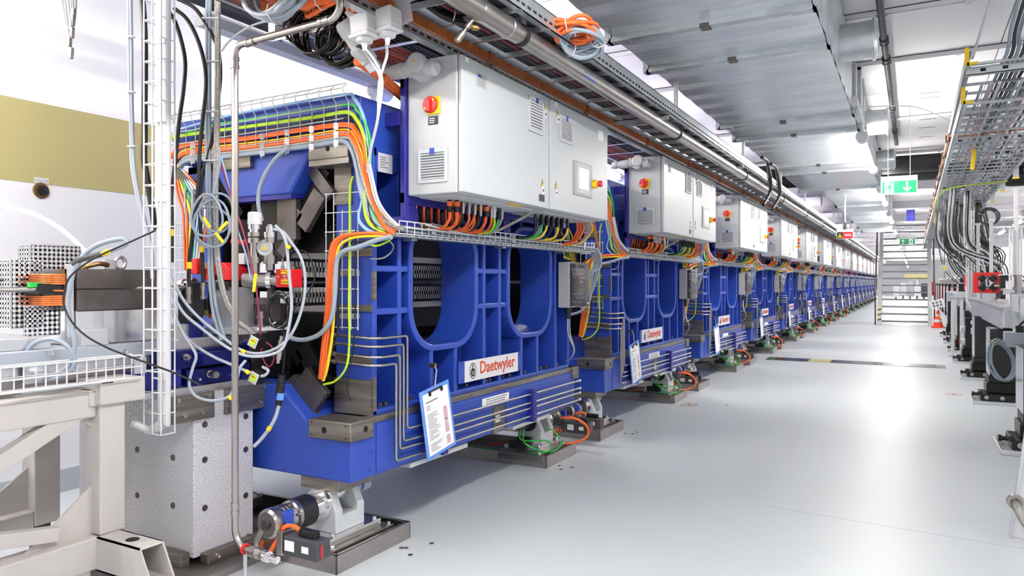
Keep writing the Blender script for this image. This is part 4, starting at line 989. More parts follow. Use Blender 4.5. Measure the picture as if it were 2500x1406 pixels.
for i in range(20):
    x = LX0+.035+i*.0172; r = .0075
    pts = [(x+random.uniform(-.004,.004), -1+2.35*j, LZ+.025+random.uniform(0, .008)) for j in range(20)]
    part('cable', MB().tube(pts, r, 6), ('dark_grey','pipe_black','dark_grey','black','magenta','pipe_black','dark_grey')[i % 7] if i < 17 else 'cable_grey', b)
# copper earthing bar with clamps
cpr = thing('copper_busbar', 'flat copper earthing bar running along the front of the overhead ladder', 'busbar', (-1.76, 10, LZ-.045))
y = -.5; k = 0
while y < 40:
    part('bar', MB().box(-1.743, -1.732, y, y+1.13, LZ-.051, LZ-.011), 'copper', cpr); y += 1.15
    c_ = part('clamp', MB().box(-1.748, -1.725, y-.03, y+.02, LZ-.062, LZ-.004), 'clear', cpr, bev=.004)
    part('clamp_bolt', MB().box(-1.75, -1.722, y-.018, y+.006, LZ-.055, LZ-.008), 'copper', c_)
# stainless pipe
px_, pz_, pr_ = -1.444, 2.234, .041
pp_ = thing('stainless_pipe', 'long polished stainless steel pipe hanging under the overhead ladder', 'pipe', (px_, 10, pz_))
part('pipe', MB().cyl((px_, -1, pz_), (px_, YE, pz_), pr_, 24), 'stainless', pp_)
yj = 2.55
part('sleeve', MB().lathe((px_, yj-.2, pz_), (0,1,0), [(0,pr_),(0,pr_+.003),(.02,pr_+.005),(.025,pr_+.002),(.22,pr_+.002),(.225,pr_+.005),(.245,pr_+.005),(.245,pr_)], 24), 'stainless', pp_)
for j in range(15):
    yy = 2.69+2.29*j-.0
    part('pipe_clamp', MB().lathe((px_, yy-.012, pz_), (0,1,0), [(0,pr_),(0,pr_+.006),(.024,pr_+.006),(.024,pr_)], 24), 'black', pp_)
    part('hanger_rod', MB().box(px_-.012, px_+.012, yy-.012, yy+.012, pz_+pr_+.05, ZC), 'galvanised', pp_)
    part('rod_clamp', MB().box(px_-.022, px_+.022, yy-.02, yy+.02, pz_+pr_, pz_+pr_+.055), 'galvanised', pp_)
sp_ = onX(1437, 203, px_+.03)
part('blue_label', MB().obox((px_+.036, sp_.y, pz_-.016), (.002, .16, .024), (0, .35, 0)), 'label_blue', pp_)
vp0 = onX(1163, 60, px_)
vt = part('drain_valve', MB().lathe((px_-.01, vp0.y, pz_-.035), (-.45,-.35,-.8), [(0,.008),(.03,.008),(.03,.012),(.05,.012),(.05,.008),(.07,.008),(.07,.013),(.11,.013),(.115,.009),(.12,0)], 12), 'steel', pp_)
part('valve_branch', MB().lathe((px_-.03, vp0.y-.02, pz_-.07), (.35,1,.1), [(0,.008),(.02,.008),(.02,.011),(.05,.011),(.05,.006),(.07,0)], 10), 'brass', pp_)
# second ladder with orange power cables, nearer the wall
t = thing('cable_ladder', 'galvanised cable ladder with orange cables over the undulator frames', 'cable tray', (-2.1, 10, 2.3), 'overhead cable ladders')
S0, S1, SZ = -2.36, -1.93, 2.30
for x in (S0, S1): part('rail', MB().box(x-.003, x+.003, 1.0, 40, SZ-.01, SZ+.07).box(x-.003, x+.025, 1.0, 40, SZ-.01, SZ-.006), 'galvanised', t)
me_r = None
for i in range(90):
    y = 1.1+i*.4
    m = MB().box(S0, S1, y-.014, y+.014, SZ-.003, SZ)
    if me_r is None: me_r = part('rung', m, 'galvanised', t); ry = y
    else: c = me_r.copy(); col.objects.link(c); c.parent = t; c.location = (0, y-ry, 0)
b = thing('ladder_cables', 'orange and black cables lying on the ladder over the undulator frames', 'cable bundle', (-2.1, 10, SZ+.01))
for i in range(16):
    x = S0+.03+i*.0245
    pts = [(x+random.uniform(-.004,.004), 1.0+2.1*j, SZ+.012+random.uniform(0, .012)) for j in range(19)]
    part('cable', MB().tube(pts, .0105, 6), ('orange_dark' if i < 9 else 'black') if i != 4 else 'orange', b)
# angle brackets between the two ladders
for j in range(14):
    y = 2.05+2.29*j
    t2 = thing('ladder_bracket', '%s slotted steel bracket carrying the overhead ladders' % ORDW[j], 'bracket', (-1.85, y, 2.2), 'brackets of the overhead ladders')
    part('arm', MB().box(-2.42, -1.36, y+.2, y+.24, 2.235 if False else 2.262, 2.268).box(-2.42, -1.36, y+.2, y+.204, 2.236, 2.268), 'galvanised', t2)
    part('post', MB().box(-2.44, -2.40, y+.2, y+.24, 2.24, ZC), 'galvanised', t2)
# two black insulated pipes and lamp channel near the wall
t = thing('wall_pipe', 'pair of black insulated pipes running overhead along the left wall', 'pipe', (-2.95, 10, 2.5))
part('pipe', MB().cyl((-2.86, -1, 2.58), (-2.86, 40, 2.58), .033, 16), 'pipe_black', t)
part('pipe', MB().cyl((-2.86, -1, 2.496), (-2.86, 40, 2.496), .031, 16), 'pipe_black', t)
t = thing('lamp_channel', 'grey metal mounting channel hanging overhead along the left wall', 'channel', (-3.1, 3.1, 2.5))
part('channel', MB().box(-3.13, -3.05, 2.42, 3.85, 2.475, 2.481).box(-3.13, -3.126, 2.42, 3.85, 2.481, 2.54).box(-3.054, -3.05, 2.42, 3.85, 2.481, 2.54), 'panel_grey', t)
part('end_cap', MB().box(-3.135, -3.045, 2.415, 2.422, 2.47, 2.545), 'white_paint', t)
part('lamp_bracket', MB().box(-3.10, -3.07, 3.7, 3.76, 2.42, 2.475).cyl((-3.085, 3.73, 2.42), (-3.085, 3.73, 2.35), .02, 12), 'panel_grey', t)

# coils hanging from the trays ------------------------------------------------
def coil(name, centre, a, b, n, r, m, label, cat='cable coil', ax1=(1,0,0), ax2=(0,0,1), spread=.03, ties=3, seed=1, tie_m='wire_white'):
    rr = random.Random(seed); c = Vector(centre); A1, A2 = Vector(ax1).normalized(), Vector(ax2).normalized(); N_ = A1.cross(A2)
    t = thing(name, label, cat, c-A2*b)
    for i in range(n):
        pts = []; oa, ob, on, ph = (rr.gauss(0, spread) for _ in range(4))
        for j in range(24):
            th = 2*math.pi*j/24
            pts.append(c+A1*((a+oa)*math.cos(th))+A2*((b+ob*.7)*math.sin(th)+ob*.5)+N_*(on+.012*math.sin(th*2+i)))
        part('loop', MB().tube(pts, r, 7, closed=True), m, t)
    for j in range(ties):
        th = 2*math.pi*(j+.3)/ties
        p = c+A1*a*math.cos(th)+A2*b*math.sin(th); d = (-A1*a*math.sin(th)+A2*b*math.cos(th)).normalized()
        ring = [p+(d.orthogonal().normalized()*math.cos(q*.7854)+d.cross(d.orthogonal().normalized())*math.sin(q*.7854))*(spread*1.6+r) for q in range(8)]
        part('tie', MB().tube(ring, .0025, 5, closed=True), tie_m, t)
    return t
coil('cable_coil', at(775, 75, 3.0), .10, .10, 22, .0045, 'black_gloss', 'large coil of black cable hanging from the overhead ladder, upper of the two', ax1=(1,.25,-.35), ax2=(.35,0,1), spread=.022, ties=1, seed=3)
coil('cable_coil', at(832, 105, 3.0), .085, .09, 18, .0045, 'black_gloss', 'smaller coil of black cable hanging beside the big grey plug', ax1=(1,.2,-.5), ax2=(.5,0,1), spread=.02, ties=1, seed=5)
coil('cable_coil', at(672, -25, 2.75), .13, .10, 11, .009, 'cable_pale', 'coil of pale grey cable hanging at the top beside the stainless pipe bend', ax1=(1,0,.05), ax2=(0,.15,1), spread=.02, seed=8)
coil('cable_coil', at(790, -18, 2.8), .13, .055, 7, .009, 'orange', 'coil of orange cable on the ladder behind the stainless pipe', ax1=(1,0,.1), ax2=(0,.6,.8), spread=.018, seed=9)
coil('cable_coil', onX(1402, 78, -1.33), .10, .07, 8, .0085, 'orange', 'coil of orange cable hung on the outside of the overhead ladder rail', ax1=(.3,1,0), ax2=(1,-.2,.25), spread=.016, seed=11)
coil('cable_coil', onX(1418, 98, -1.32), .09, .07, 8, .0085, 'cable_grey', 'coil of dark grey cable hung below the orange coil on the ladder', ax1=(.3,1,-.2), ax2=(1,-.2,.4), spread=.016, seed=12)
coil('cable_coil', onX(1115, 30, -1.62)+Vector((0,0,.02)), .14, .05, 7, .010, 'black', 'coil of thick black cable lying on the ladder above the nearest cabinet', ax1=(.3,1,0), ax2=(1,0,.4), spread=.016, seed=13)
# white junction boxes on a clear plate
t = thing('plate_bracket', 'clear plastic plate carrying two white sockets under the ladder', 'bracket', at(920, 50, 2.75))
c0 = at(925, 45, 2.78)
part('plate', MB().obox(c0+Vector((0,.03,.03)), (.25, .004, .16), (0,-.22,0)), 'acrylic', t)
for i, (px, py, lab) in enumerate(((890, 62, 'white socket box with two orange cables under the ladder, the lower of two'), (946, 48, 'white socket box under the ladder, the one nearer the cabinet'))):
    c = at(px, py, 2.72)
    s_ = thing('socket_box', lab, 'socket', c-Vector((0,0,.05)), 'white socket boxes under the ladder')
    part('box', MB().obox(c, (.085, .07, .075), (0,-.1,.0)), 'white', s_, bev=.006)
    part('lid', MB().obox(c-Vector((0,0,.042)), (.095, .08, .016), (0,-.1,0)), 'white', s_, bev=.006)
    part('socket_face', MB().lathe(c-Vector((0,0,.05)), (0,0,-1), [(0,.032),(.014,.03),(.014,.012),(.02,.012),(.045,.006),(.045,0)], 16), 'white', s_)
    part('gland', MB().lathe(c+Vector((-.035,-.02,.03)), (-.6,-.2,.5), [(0,.014),(.02,.014),(.025,.010),(.035,.010),(.035,0)], 10), 'acrylic', s_)
    for q in range(2 if i == 0 else 1):
        part('orange_lead', MB().tube(smooth([c+Vector((-.05+.02*q,-.025,.045)), c+Vector((-.075+.02*q,-.03,.10)), c+Vector((-.1+.02*q,.02,.18)), c+Vector((-.12,.1,.24))], 5), .006, 7), 'orange', s_)
    for q in range(2 if i == 0 else 1):
        e = [c+Vector((.012*q-.006,0,-.09)), at(px+18+8*q if i == 0 else px-2, py+90, 2.78), at(930+3*q-(4 if i else 0), 200, 2.82), at(922, 290, 2.86), at(905, 365, 2.95), at(897, 420, 3.02)]
        part('white_lead', MB().tube(smooth(e, 6), .0055, 7), 'cable_white', s_)
# big grey coupling with thick orange cable
t = thing('power_coupling', 'large light grey plug and coupling hanging under the ladder with a thick orange cable', 'plug', at(865, 120, 2.85)-Vector((0,0,.1)))
p0, p1 = at(838, 52, 2.85), at(895, 138, 2.9); d = (p1-p0)
part('coupling', MB().lathe(p0, d, [(0,0),(0,.035),(.02,.042),(.06,.042),(.06,.038),(.12,.038),(.12,.034),(.15,.033),(.15,.0)], 20), 'cabinet_grey', t)
part('black_label', MB().obox(p0+d*.72+Vector((.02,-.03,.0)), (.035,.006,.045), (0,-.6,.3)), 'label_black', t)
part('plug_body', MB().lathe(p0+d.normalized()*.145, d, [(0,.036),(.03,.036),(.035,.03),(.07,.028),(.075,0)], 18), 'panel_grey', t)
part('lid', MB().lathe(at(880,128,2.84), (-.3,-.4,-1), [(0,.034),(.02,.034),(.022,0)], 16), 'cabinet_grey', t)
part('thick_cable', MB().tube(smooth([at(872,150,2.9), at(900,168,3.0), at(940,195,3.15), at(975,225,3.3), at(1000,262,3.5)], 6), .018, 10), 'orange', t)
part('thick_cable', MB().tube(smooth([at(945,185,3.1), at(935,200,3.1), at(950,215,3.2), at(985,245,3.4)], 6), .013, 10), 'orange_dark', t)

for k, (px, y0, y1) in enumerate(((1878, 408, 500), (1900, 424, 510))):
    t = thing('corrugated_riser', ('left' if k == 0 else 'right')+' one of two black corrugated hoses rising from the ladder toward the duct', 'hose', onX(px-8, y1, -1.34), 'black hoses rising from the ladder')
    part('hose', MB().tube(smooth([onX(px-2, y0, -1.34), onX(px+3, (y0*2+y1)/3, -1.34), onX(px+2, (y0+2*y1)/3, -1.36), onX(px-14, y1, -1.4)], 6), .019, 10), 'black', t)
    part('upper_bend', MB().tube(smooth([onX(px-2, y0, -1.34), onX(px-6, y0-16, -1.32), onX(px-18, y0-24, -1.3)], 5), .018, 10), 'black', t)
# ================================================================ left foreground: granite pedestal, bench, magnets, hoses
# granite pedestal ---------------------------------------------------------------
t = thing('granite_pedestal', 'speckled light grey granite pedestal with threaded inserts in front of the nearest undulator', 'pedestal', (-2.95, 2.15, 0))
part('block', MB().box(-3.4, -2.60, 2.0, 2.31, .06, .64), 'granite_light', t, bev=.004)
part('top_slab', MB().box(-3.4, -2.60, 1.87, 2.41, .635, .738), 'granite_light', t, bev=.004)
for a, b in ((1.885, 2.09), (2.15, 2.395)):
    q = part('face_plate', MB().box(-2.602, -2.582, a, b, .632, .742), 'steel', t, bev=.002)
    for yy, zz in ((a+.03, .725), (b-.03, .725), (a+.06, .66), (b-.06, .66)): part('bolt', MB().lathe((-2.582, yy, zz), (1,0,0), [(0,.009),(.006,.009),(.006,.004),(.003,.004),(.003,0)], 10), 'stainless', q)
for px, py in ((500,1036),(500,1122),(500,1240),(600,1016),(600,1097),(600,1209)):
    c = onX(px, py, -2.599); part('insert', MB().lathe(c, (1,0,0), [(0,.0135),(.0015,.0135),(.0015,.007),(.0005,.006),(.0005,0)], 12), 'dark_steel', t)
for px, py in ((335,1097),(422,1117),(335,1209),(422,1234)):
    c = onY(px, py, 1.999); part('insert', MB().lathe(c, (0,-1,0), [(0,.0135),(.0015,.0135),(.0015,.007),(.0005,.006),(.0005,0)], 12), 'dark_steel', t)
part('foot_plate', MB().box(-3.45, -2.46, 1.86, 2.42, 0, .03), 'tray_steel', t, bev=.003)
part('foot_bar', MB().box(-2.598, -2.55, 2.03, 2.36, .03, .075), 'steel', t, bev=.003)
part('foot_bar', MB().box(-2.95, -2.62, 1.955, 1.998, .03, .085), 'steel', t, bev=.003)
for yy in (2.08, 2.28): part('bolt', MB().lathe((-2.549, yy, .055), (1,0,0), [(0,.013),(.006,.013),(.006,.006),(.002,.006),(.002,0)], 8), 'polished', t)
part('jack_screw', MB().lathe((-2.7, 1.955, .075), (.15,-1,0), [(0,.007),(.05,.007),(.05,.012),(.062,.012),(.062,.007),(.09,.007),(.09,0)], 8), 'polished', t)
# blue positioning stages
t = thing('positioning_stage', 'stack of dark blue motorised positioning stages on the granite pedestal', 'stage', (-2.8, 2.15, .738))
part('base_plate', MB().box(-3.05, -2.63, 1.80, 2.37, .739, .765), 'aluminium', t, bev=.002)
part('lower_stage', MB().box(-3.0, -2.64, 2.0, 2.33, .765, .835), 'stage_blue', t, bev=.004)
part('motor_block', MB().box(-2.98, -2.66, 1.83, 1.99, .768, .84), 'dark_blue', t, bev=.004)
part('upper_stage', MB().box(-3.0, -2.66, 1.92, 2.34, .838, .915), 'stage_blue', t, bev=.004)
part('side_motor', MB().box(-2.66, -2.60, 2.05, 2.2, .85, .905), 'stage_blue', t, bev=.004)
for yy, zz in ((2.06,.79),(2.14,.79),(2.22,.79),(2.30,.79),(2.02,.87),(2.12,.87),(2.25,.87),(2.32,.87)): part('screw', MB().cyl((-2.64 if zz < .83 else -2.66, yy, zz), (-2.635 if zz < .83 else -2.655, yy, zz), .006, 8), 'polished', t)
part('connector', MB().lathe((-2.64, 2.1, .81), (1,-.15,0), [(0,.016),(.02,.016),(.02,.012),(.05,.012),(.05,.016),(.07,.014),(.07,0)], 12), 'stainless', t)
part('connector', MB().lathe((-2.66, 2.0, .89), (1,-.15,0), [(0,.014),(.02,.014),(.02,.010),(.04,.010),(.04,0)], 12), 'stainless', t)
part('top_block', MB().box(-2.95, -2.7, 2.0, 2.3, .915, .96), 'aluminium', t, bev=.003)

# optical bench ------------------------------------------------------------------
t = thing('bench_girder', 'long aluminium bench girder leading to the nearest undulator', 'bench', (-2.95, .8, .83))
part('top_bar', MB().box(-3.2, -2.75, -1.2, 2.18, .90, .955), 'cable_pale', t, bev=.003)
part('lower_bar', MB().box(-3.2, -2.77, -1.2, 2.15, .868, .90), 'aluminium', t, bev=.002)
part('rail', MB().box(-3.2, -2.79, -1.2, 2.05, .80, .868), 'tray_steel', t, bev=.002)
for px, py in ((123, 862), (305, 858)): 
    c = onX(px, py, -2.75); part('bolt', MB().lathe(c, (1,0,0), [(0,.012),(.006,.012),(.006,.005),(.003,0)], 10), 'polished', t)
part('clamp_block', MB().box(-2.86, -2.76, onX(200,800,-2.76).y, onX(266,800,-2.76).y, .955, 1.02), 'aluminium', t, bev=.003)
part('clamp_block', MB().box(-2.88, -2.76, onX(430,800,-2.76).y, onX(488,800,-2.76).y, .955, 1.02), 'aluminium', t, bev=.003)
part('clamp_block', MB().box(-3.1, -2.80, onX(0,800,-2.8).y-.3, onX(125,800,-2.8).y, .955, 1.0), 'aluminium', t, bev=.003)
part('cleat', MB().box(-2.752, -2.735, 1.42, 1.50, .84, .91), 'galvanised', t, bev=.002)
part('cleat_nut', MB().cyl((-2.735, 1.46, .875), (-2.715, 1.46, .875), .02, 16), 'polished', t)
# dipole magnet on the bench
ya, yb2 = onX(190,700,-2.8).y, onX(395,700,-2.8).y
t = thing('dipole_magnet', 'dark steel dipole magnet block with copper coils on the aluminium bench', 'magnet', (-2.95, (ya+yb2)/2, .955))
part('support', MB().box(-3.05, -2.81, ya, yb2, .957, 1.09), 'polished', t, bev=.003)
part('lower_yoke', MB().box(-3.1, -2.8, ya, yb2, 1.09, 1.172), 'dark_steel', t, bev=.003)
part('upper_yoke', MB().box(-3.1, -2.8, ya, yb2, 1.174, 1.252), 'dark_steel', t, bev=.003)
part('tap_hole', MB().cyl((-2.801, onX(358,706,-2.8).y, 1.172), (-2.799, onX(358,706,-2.8).y, 1.172), .006, 10), 'hole', t)
c = onX(293, 656, -2.9); 
part('eye_bolt', MB().tube([Vector((c.x, c.y, 1.28))+Vector((0, .022*math.cos(a*.5236), .026*math.sin(a*.5236))) for a in range(12)], .008, 8, closed=True), 'polished', t)
c = onX(262, 640, -2.9); part('terminal', MB().obox((c.x, c.y, 1.272), (.04, .05, .04)), 'aluminium', t, bev=.002)
part('terminal_lead', MB().tube(smooth([(c.x+.02, c.y-.01, 1.27), (c.x+.03, c.y-.05, 1.275), (c.x+.02, c.y-.09, 1.265), (c.x, c.y-.1, 1.252)], 4), .01, 7), 'brass', t)
for zc_, k in ((1.215, 0), (1.135, 0)):
    for i in range(5):
        z = zc_-.02+i*.008
        pts = [(-3.06, ya+.02, z), (-3.06, ya-.06, z), (-3.03, ya-.095, z), (-2.86, ya-.095, z), (-2.83, ya-.06, z), (-2.83, ya+.02, z)]
        part('coil_winding', MB().tube(fillet(pts, .03, 4), .0048, 6), 'copper', t)
part('coil_clip', MB().box(-2.86, -2.822, ya-.03, ya-.005, 1.2, 1.25), 'brass', t)
part('coil_frame', MB().box(-2.835, -2.815, ya-.03, ya-.005, .99, 1.27), 'aluminium', t, bev=.002)
part('gap_plate', MB().box(-3.0, -2.84, ya-.12, ya, 1.155, 1.195), 'black', t)
part('earth_clip', MB().obox((-2.86, ya-.125, 1.19), (.02, .045, .02)), 'green', t, bev=.004)
# perforated screens
def perforated(p0, ux, uz, nu, nv, pitch, th, mb):
    p0, ux, uz = Vector(p0), Vector(ux).normalized(), Vector(uz).normalized(); n = ux.cross(uz)
    b = pitch*.30
    for i in range(nu+1): c = p0+ux*(i*pitch); mb.add([c-ux*b*.8, c+ux*b*.8, c+ux*b*.8+uz*nv*pitch, c-ux*b*.8+uz*nv*pitch], [(0,1,2,3)])
    for j in range(nv+1): c = p0+uz*(j*pitch); mb.add([c-uz*b*.8, c+ux*nu*pitch-uz*b*.8, c+ux*nu*pitch+uz*b*.8, c+uz*b*.8], [(0,1,2,3)])
    for i in range(nu+1): c = p0+ux*(i*pitch)+n*th; mb.add([c-ux*b*.8, c+ux*b*.8, c+ux*b*.8+uz*nv*pitch, c-ux*b*.8+uz*nv*pitch], [(0,1,2,3)])
    for j in range(nv+1): c = p0+uz*(j*pitch)+n*th; mb.add([c-uz*b*.8, c+ux*nu*pitch-uz*b*.8, c+ux*nu*pitch+uz*b*.8, c+uz*b*.8], [(0,1,2,3)])
    return mb
t = thing('perforated_guard', 'perforated sheet metal guards around the magnet coils', 'guard', (-3.1, 1.4, 1.0))
c = onX(30, 785, -3.05); pc = .018
ps0, ps1 = onX(28, 700, -2.95).y, onX(112, 700, -2.95).y; n0 = int((ps1-ps0)/pc)
part('front_sheet', perforated((-2.95, ps0, 1.03), (0,1,0), (0,0,1), n0, 14, pc, .002, MB()), 'aluminium', t)
part('lower_sheet', perforated((-2.90, ps0+.02, 1.0), (0,1,0), (0,0,1), n0+1, 6, pc, .002, MB()), 'aluminium', t)
part('side_sheet', perforated((-2.95-10*pc, ps0, 1.03), (1,0,0), (0,0,1), 10, 14, pc, .002, MB()), 'aluminium', t)
pr0, pr1 = onX(75, 630, -3.12).y, onX(205, 630, -3.12).y; n1 = int((pr1-pr0)/pc)
part('rear_sheet', perforated((-3.12, pr0, 1.17), (0,1,0), (0,0,1), n1, 10, pc, .002, MB()), 'aluminium', t)
part('rear_side_sheet', perforated((-3.12-5*pc, pr0, 1.17), (1,0,0), (0,0,1), 5, 10, pc, .002, MB()), 'aluminium', t)
part('bracket', MB().box(-3.0, -2.97, 1.33, 1.36, .955, 1.05), 'aluminium', t)
# clear plastic hose arching over
t = thing('plastic_hose', 'clear plastic hose arching against the white wall', 'hose', at(80, 560, 3.2))
part('hose', MB().tube(smooth([at(p[0], p[1], 3.3) for p in ((-60,505),(0,503),(50,513),(100,530),(150,560),(185,590),(208,615))], 6), .012, 10), 'acrylic', t)
# grey hose with loop in front of the magnet
t = thing('grey_hose', 'pale grey hose looping in front of the dipole magnet', 'hose', at(170, 850, 2.6))
part('hose', MB().tube(smooth([at(p[0], p[1], 2.62) for p in ((250,618),(280,608),(306,598),(308,588),(295,583),(260,590),(225,605),(198,630),(180,660),(172,700),(166,740),(172,790),(182,830),(178,870),(160,900),(120,918),(85,912),(62,890),(65,860),(90,835),(130,828),(165,845),(182,875),(175,905),(140,922),(90,930),(40,928),(-40,930))], 5), .0085, 8), 'cable_grey', t)
part('yellow_tag', MB().tube([at(250, 620, 2.6), at(266, 613, 2.6)], .0105, 8), 'yellow_sign', t)
part('sleeve', MB().tube(smooth([at(p[0], p[1], 2.62) for p in ((250,619),(225,626),(200,632),(178,645))], 4), .0115, 8), 'dark_grey', t)
t = thing('thin_cable', 'thin black cable crossing in front of the white wire basket', 'cable', at(250, 750, 2.6))
part('cable', MB().tube(smooth([at(p[0], p[1], 2.5) for p in ((380,562),(345,578),(300,598),(240,625),(200,650),(168,680),(156,720),(158,750),(175,785),(210,820),(260,848),(310,868),(370,890),(430,912),(490,940)) ], 6), .0035, 6), 'black', t)
t = thing('thin_cable', 'thin orange cable with black plug running in from the left edge', 'cable', at(80, 700, 2.8))
part('cable', MB().tube([at(-40, 706, 2.75), at(80, 707, 2.75), at(155, 710, 2.75)], .003, 6), 'orange', t)
part('black_cable', MB().tube([at(-40, 686, 2.75), at(40, 683, 2.75), at(60, 682, 2.75)], .005, 6), 'black', t)
# white steel support frame --------------------------------------------------------
t = thing('bench_stand', 'off-white welded steel frame of square tubes under the bench', 'stand', (-2.9, 1.2, 0))
def bar(p0, p1, w, h, name='strut', m='frame_paint', up=(0,0,1)):
    p0, p1 = Vector(p0), Vector(p1); d = (p1-p0).normalized(); s = d.cross(Vector(up)).normalized(); u = s.cross(d)
    vs = [p+s*a*w/2+u*b*h/2 for p in (p0, p1) for a, b in ((-1,-1),(1,-1),(1,1),(-1,1))]
    return part(name, MB().add(vs, [(0,1,2,3),(7,6,5,4),(0,4,5,1),(1,5,6,2),(2,6,7,3),(3,7,4,0)]), m, t, bev=.004)
part('post', MB().box(-2.735, -2.64, 1.63, 1.73, .26, .80), 'frame_paint', t, bev=.006)
part('post', MB().box(-3.40, -3.30, 1.75, 1.86, .15, .80), 'frame_paint', t, bev=.006)
part('post_head', MB().box(-2.78, -2.62, 1.62, 1.80, .745, .835), 'frame_paint', t, bev=.006)
part('head_beam', MB().box(-3.4, -2.65, 1.60, 1.72, .74, .80), 'frame_paint', t, bev=.006)
part('base_beam', MB().box(-2.735, -2.64, -1.5, 1.63, .14, .26), 'frame_paint', t, bev=.006)
part('base_beam', MB().box(-3.40, -3.30, -1.5, 1.75, .10, .22), 'frame_paint', t, bev=.006)
part('top_rail', MB().box(-2.735, -2.66, -1.5, 1.63, .70, .80), 'frame_paint', t, bev=.006)
# open-ended foot beam with slanted cut
mb = MB(); ya_, yb_, zb_, zt_ = 1.618, 1.712, .135, .26
for (y0, y1, z0, z1) in ((ya_, ya_+.006, zb_, zt_), (yb_-.006, yb_, zb_, zt_), (ya_, yb_, zb_, zb_+.006), (ya_, yb_, zt_-.006, zt_)):
    x = lambda z: -2.39+(zt_-z)*.55
    mb.add([(-2.64,y0,z0),(-2.64,y1,z0),(-2.64,y1,z1),(-2.64,y0,z1),(x(z0),y0,z0),(x(z0),y1,z0),(x(z1),y1,z1),(x(z1),y0,z1)], [(0,1,2,3),(7,6,5,4),(0,4,5,1),(1,5,6,2),(2,6,7,3),(3,7,4,0)])
fb = part('foot_beam', mb, 'frame_paint', t)
part('adjuster_hole', MB().cyl((-2.5, 1.665, zt_-.001), (-2.5, 1.665, zt_+.0012), .024, 18), 'hole', fb)
part('gusset', MB().prism([(1.63,.26),(1.63,.44),(1.40,.26)], 'x', -2.70, -2.69), 'frame_paint', t)
part('gusset', MB().prism([(1.75,.22),(1.75,.40),(1.50,.22)], 'x', -3.36, -3.35), 'frame_paint', t)
part('gusset', MB().prism([(1.63,.80),(1.63,.66),(1.45,.80)], 'x', -2.70, -2.69), 'frame_paint', t)
bar((-2.69, 1.60, .74), (-2.69, .70, .28), .05, .06); bar((-2.69, 1.50, .30), (-2.69, .55, .46), .05, .05)
bar((-3.35, 1.72, .74), (-3.35, .8, .26), .05, .06)
part('foot', MB().cyl((-2.69, 1.67, 0), (-2.69, 1.67, .14), .04, 16).box(-2.8, -2.58, 1.56, 1.78, 0, .02), 'dark_steel', t)
part('foot', MB().cyl((-3.35, 1.8, 0), (-3.35, 1.8, .16), .04, 16), 'dark_steel', t)
part('foot', MB().cyl((-2.69, -.6, 0), (-2.69, -.6, .14), .04, 16), 'dark_steel', t)
part('foot', MB().cyl((-3.35, -.6, 0), (-3.35, -.6, .1), .04, 16), 'dark_steel', t)
# horizontal white wire basket on the bench
p_far = onX(322, 905, -2.66)
t = thing('cable_basket', 'white wire cable basket running along the bench at the left edge', 'cable tray', (-2.66, .6, .83), 'white wire baskets on the bench')
mb = MB(); wire_basket(mb, ((-2.63, -1.2, .835), (-2.63, p_far.y, .835)), .06, .085, wid=(1,0,0), step=.07, r=.0028, n_long=3)
part('wire_mesh', mb, 'wire_white', t)
part('splice', MB().box(-2.605, -2.60, p_far.y-.03, p_far.y+.02, .85, .91), 'galvanised', t)
part('rail', MB().box(-2.64, -2.62, p_far.y-.42, p_far.y-.1, .825, .832), 'galvanised', t)
# vertical white wire basket with white pipes
vd = 2.86; vc = at(372, 1060, vd); vx, vy = vc.x, vc.y; vz = .605
RW = Vector((CS, SN, 0)); W1 = Vector((1,0,0)); W2 = Vector((0,1,0))
t = thing('cable_basket', 'tall white wire cable basket standing upright before the olive wall band', 'cable tray', (vx, vy, vz), 'white wire baskets on the bench')
mb = MB(); hw, dp = .105, .06
cors = [Vector((vx-hw*.5, vy-.0, 0)), Vector((vx+hw*.5, vy-.0, 0)), Vector((vx+hw*.5, vy+dp, 0)), Vector((vx-hw*.5, vy+dp, 0))]
for q in (cors[0], cors[1], cors[2], cors[3], (cors[0]+cors[1])/2): mb.tube([q+Vector((0,0,vz)), q+Vector((0,0,2.75))], .0032, 6)
nr = 27
for i in range(nr+1):
    z = vz+i*.0815
    mb.tube([cors[3]+Vector((0,0,z)), cors[0]+Vector((0,0,z)), cors[1]+Vector((0,0,z)), cors[2]+Vector((0,0,z))], .0030, 5)
part('wire_mesh', mb, 'wire_white', t)
part('back_channel', MB().box(vx-hw*.5-.004, vx-hw*.5+.02, vy+.05, vy+.062, 1.5, 2.75), 'white_paint', t)
part('splice', MB().box(vx-.08, vx-.05, vy, vy+.006, vz+.27, vz+.33), 'galvanised', t)
t = thing('white_pipe', 'pair of white plastic pipes running up inside the upright wire basket', 'pipe', (vx+.02, vy+.03, vz))
for i, dx in enumerate((.012, .042)):
    part('pipe', MB().tube(smooth([(vx-.10+.02*i, vy-.02, vz+.035), (vx-.05+.01*i, vy+.02, vz+.01), (vx+dx-.01, vy+.03, vz+.04), (vx+dx, vy+.032, vz+.12), (vx+dx, vy+.032, 1.5), (vx+dx, vy+.032, 2.2), (vx+dx, vy+.032, 2.75)], 6), .0155, 12), 'cable_white', t)
for z in (.82, 1.52, 1.83, 2.14): part('tie', MB().obox((vx+.028, vy+.012, z), (.07, .005, .006), (0,.1,0)), 'wire_white', t)
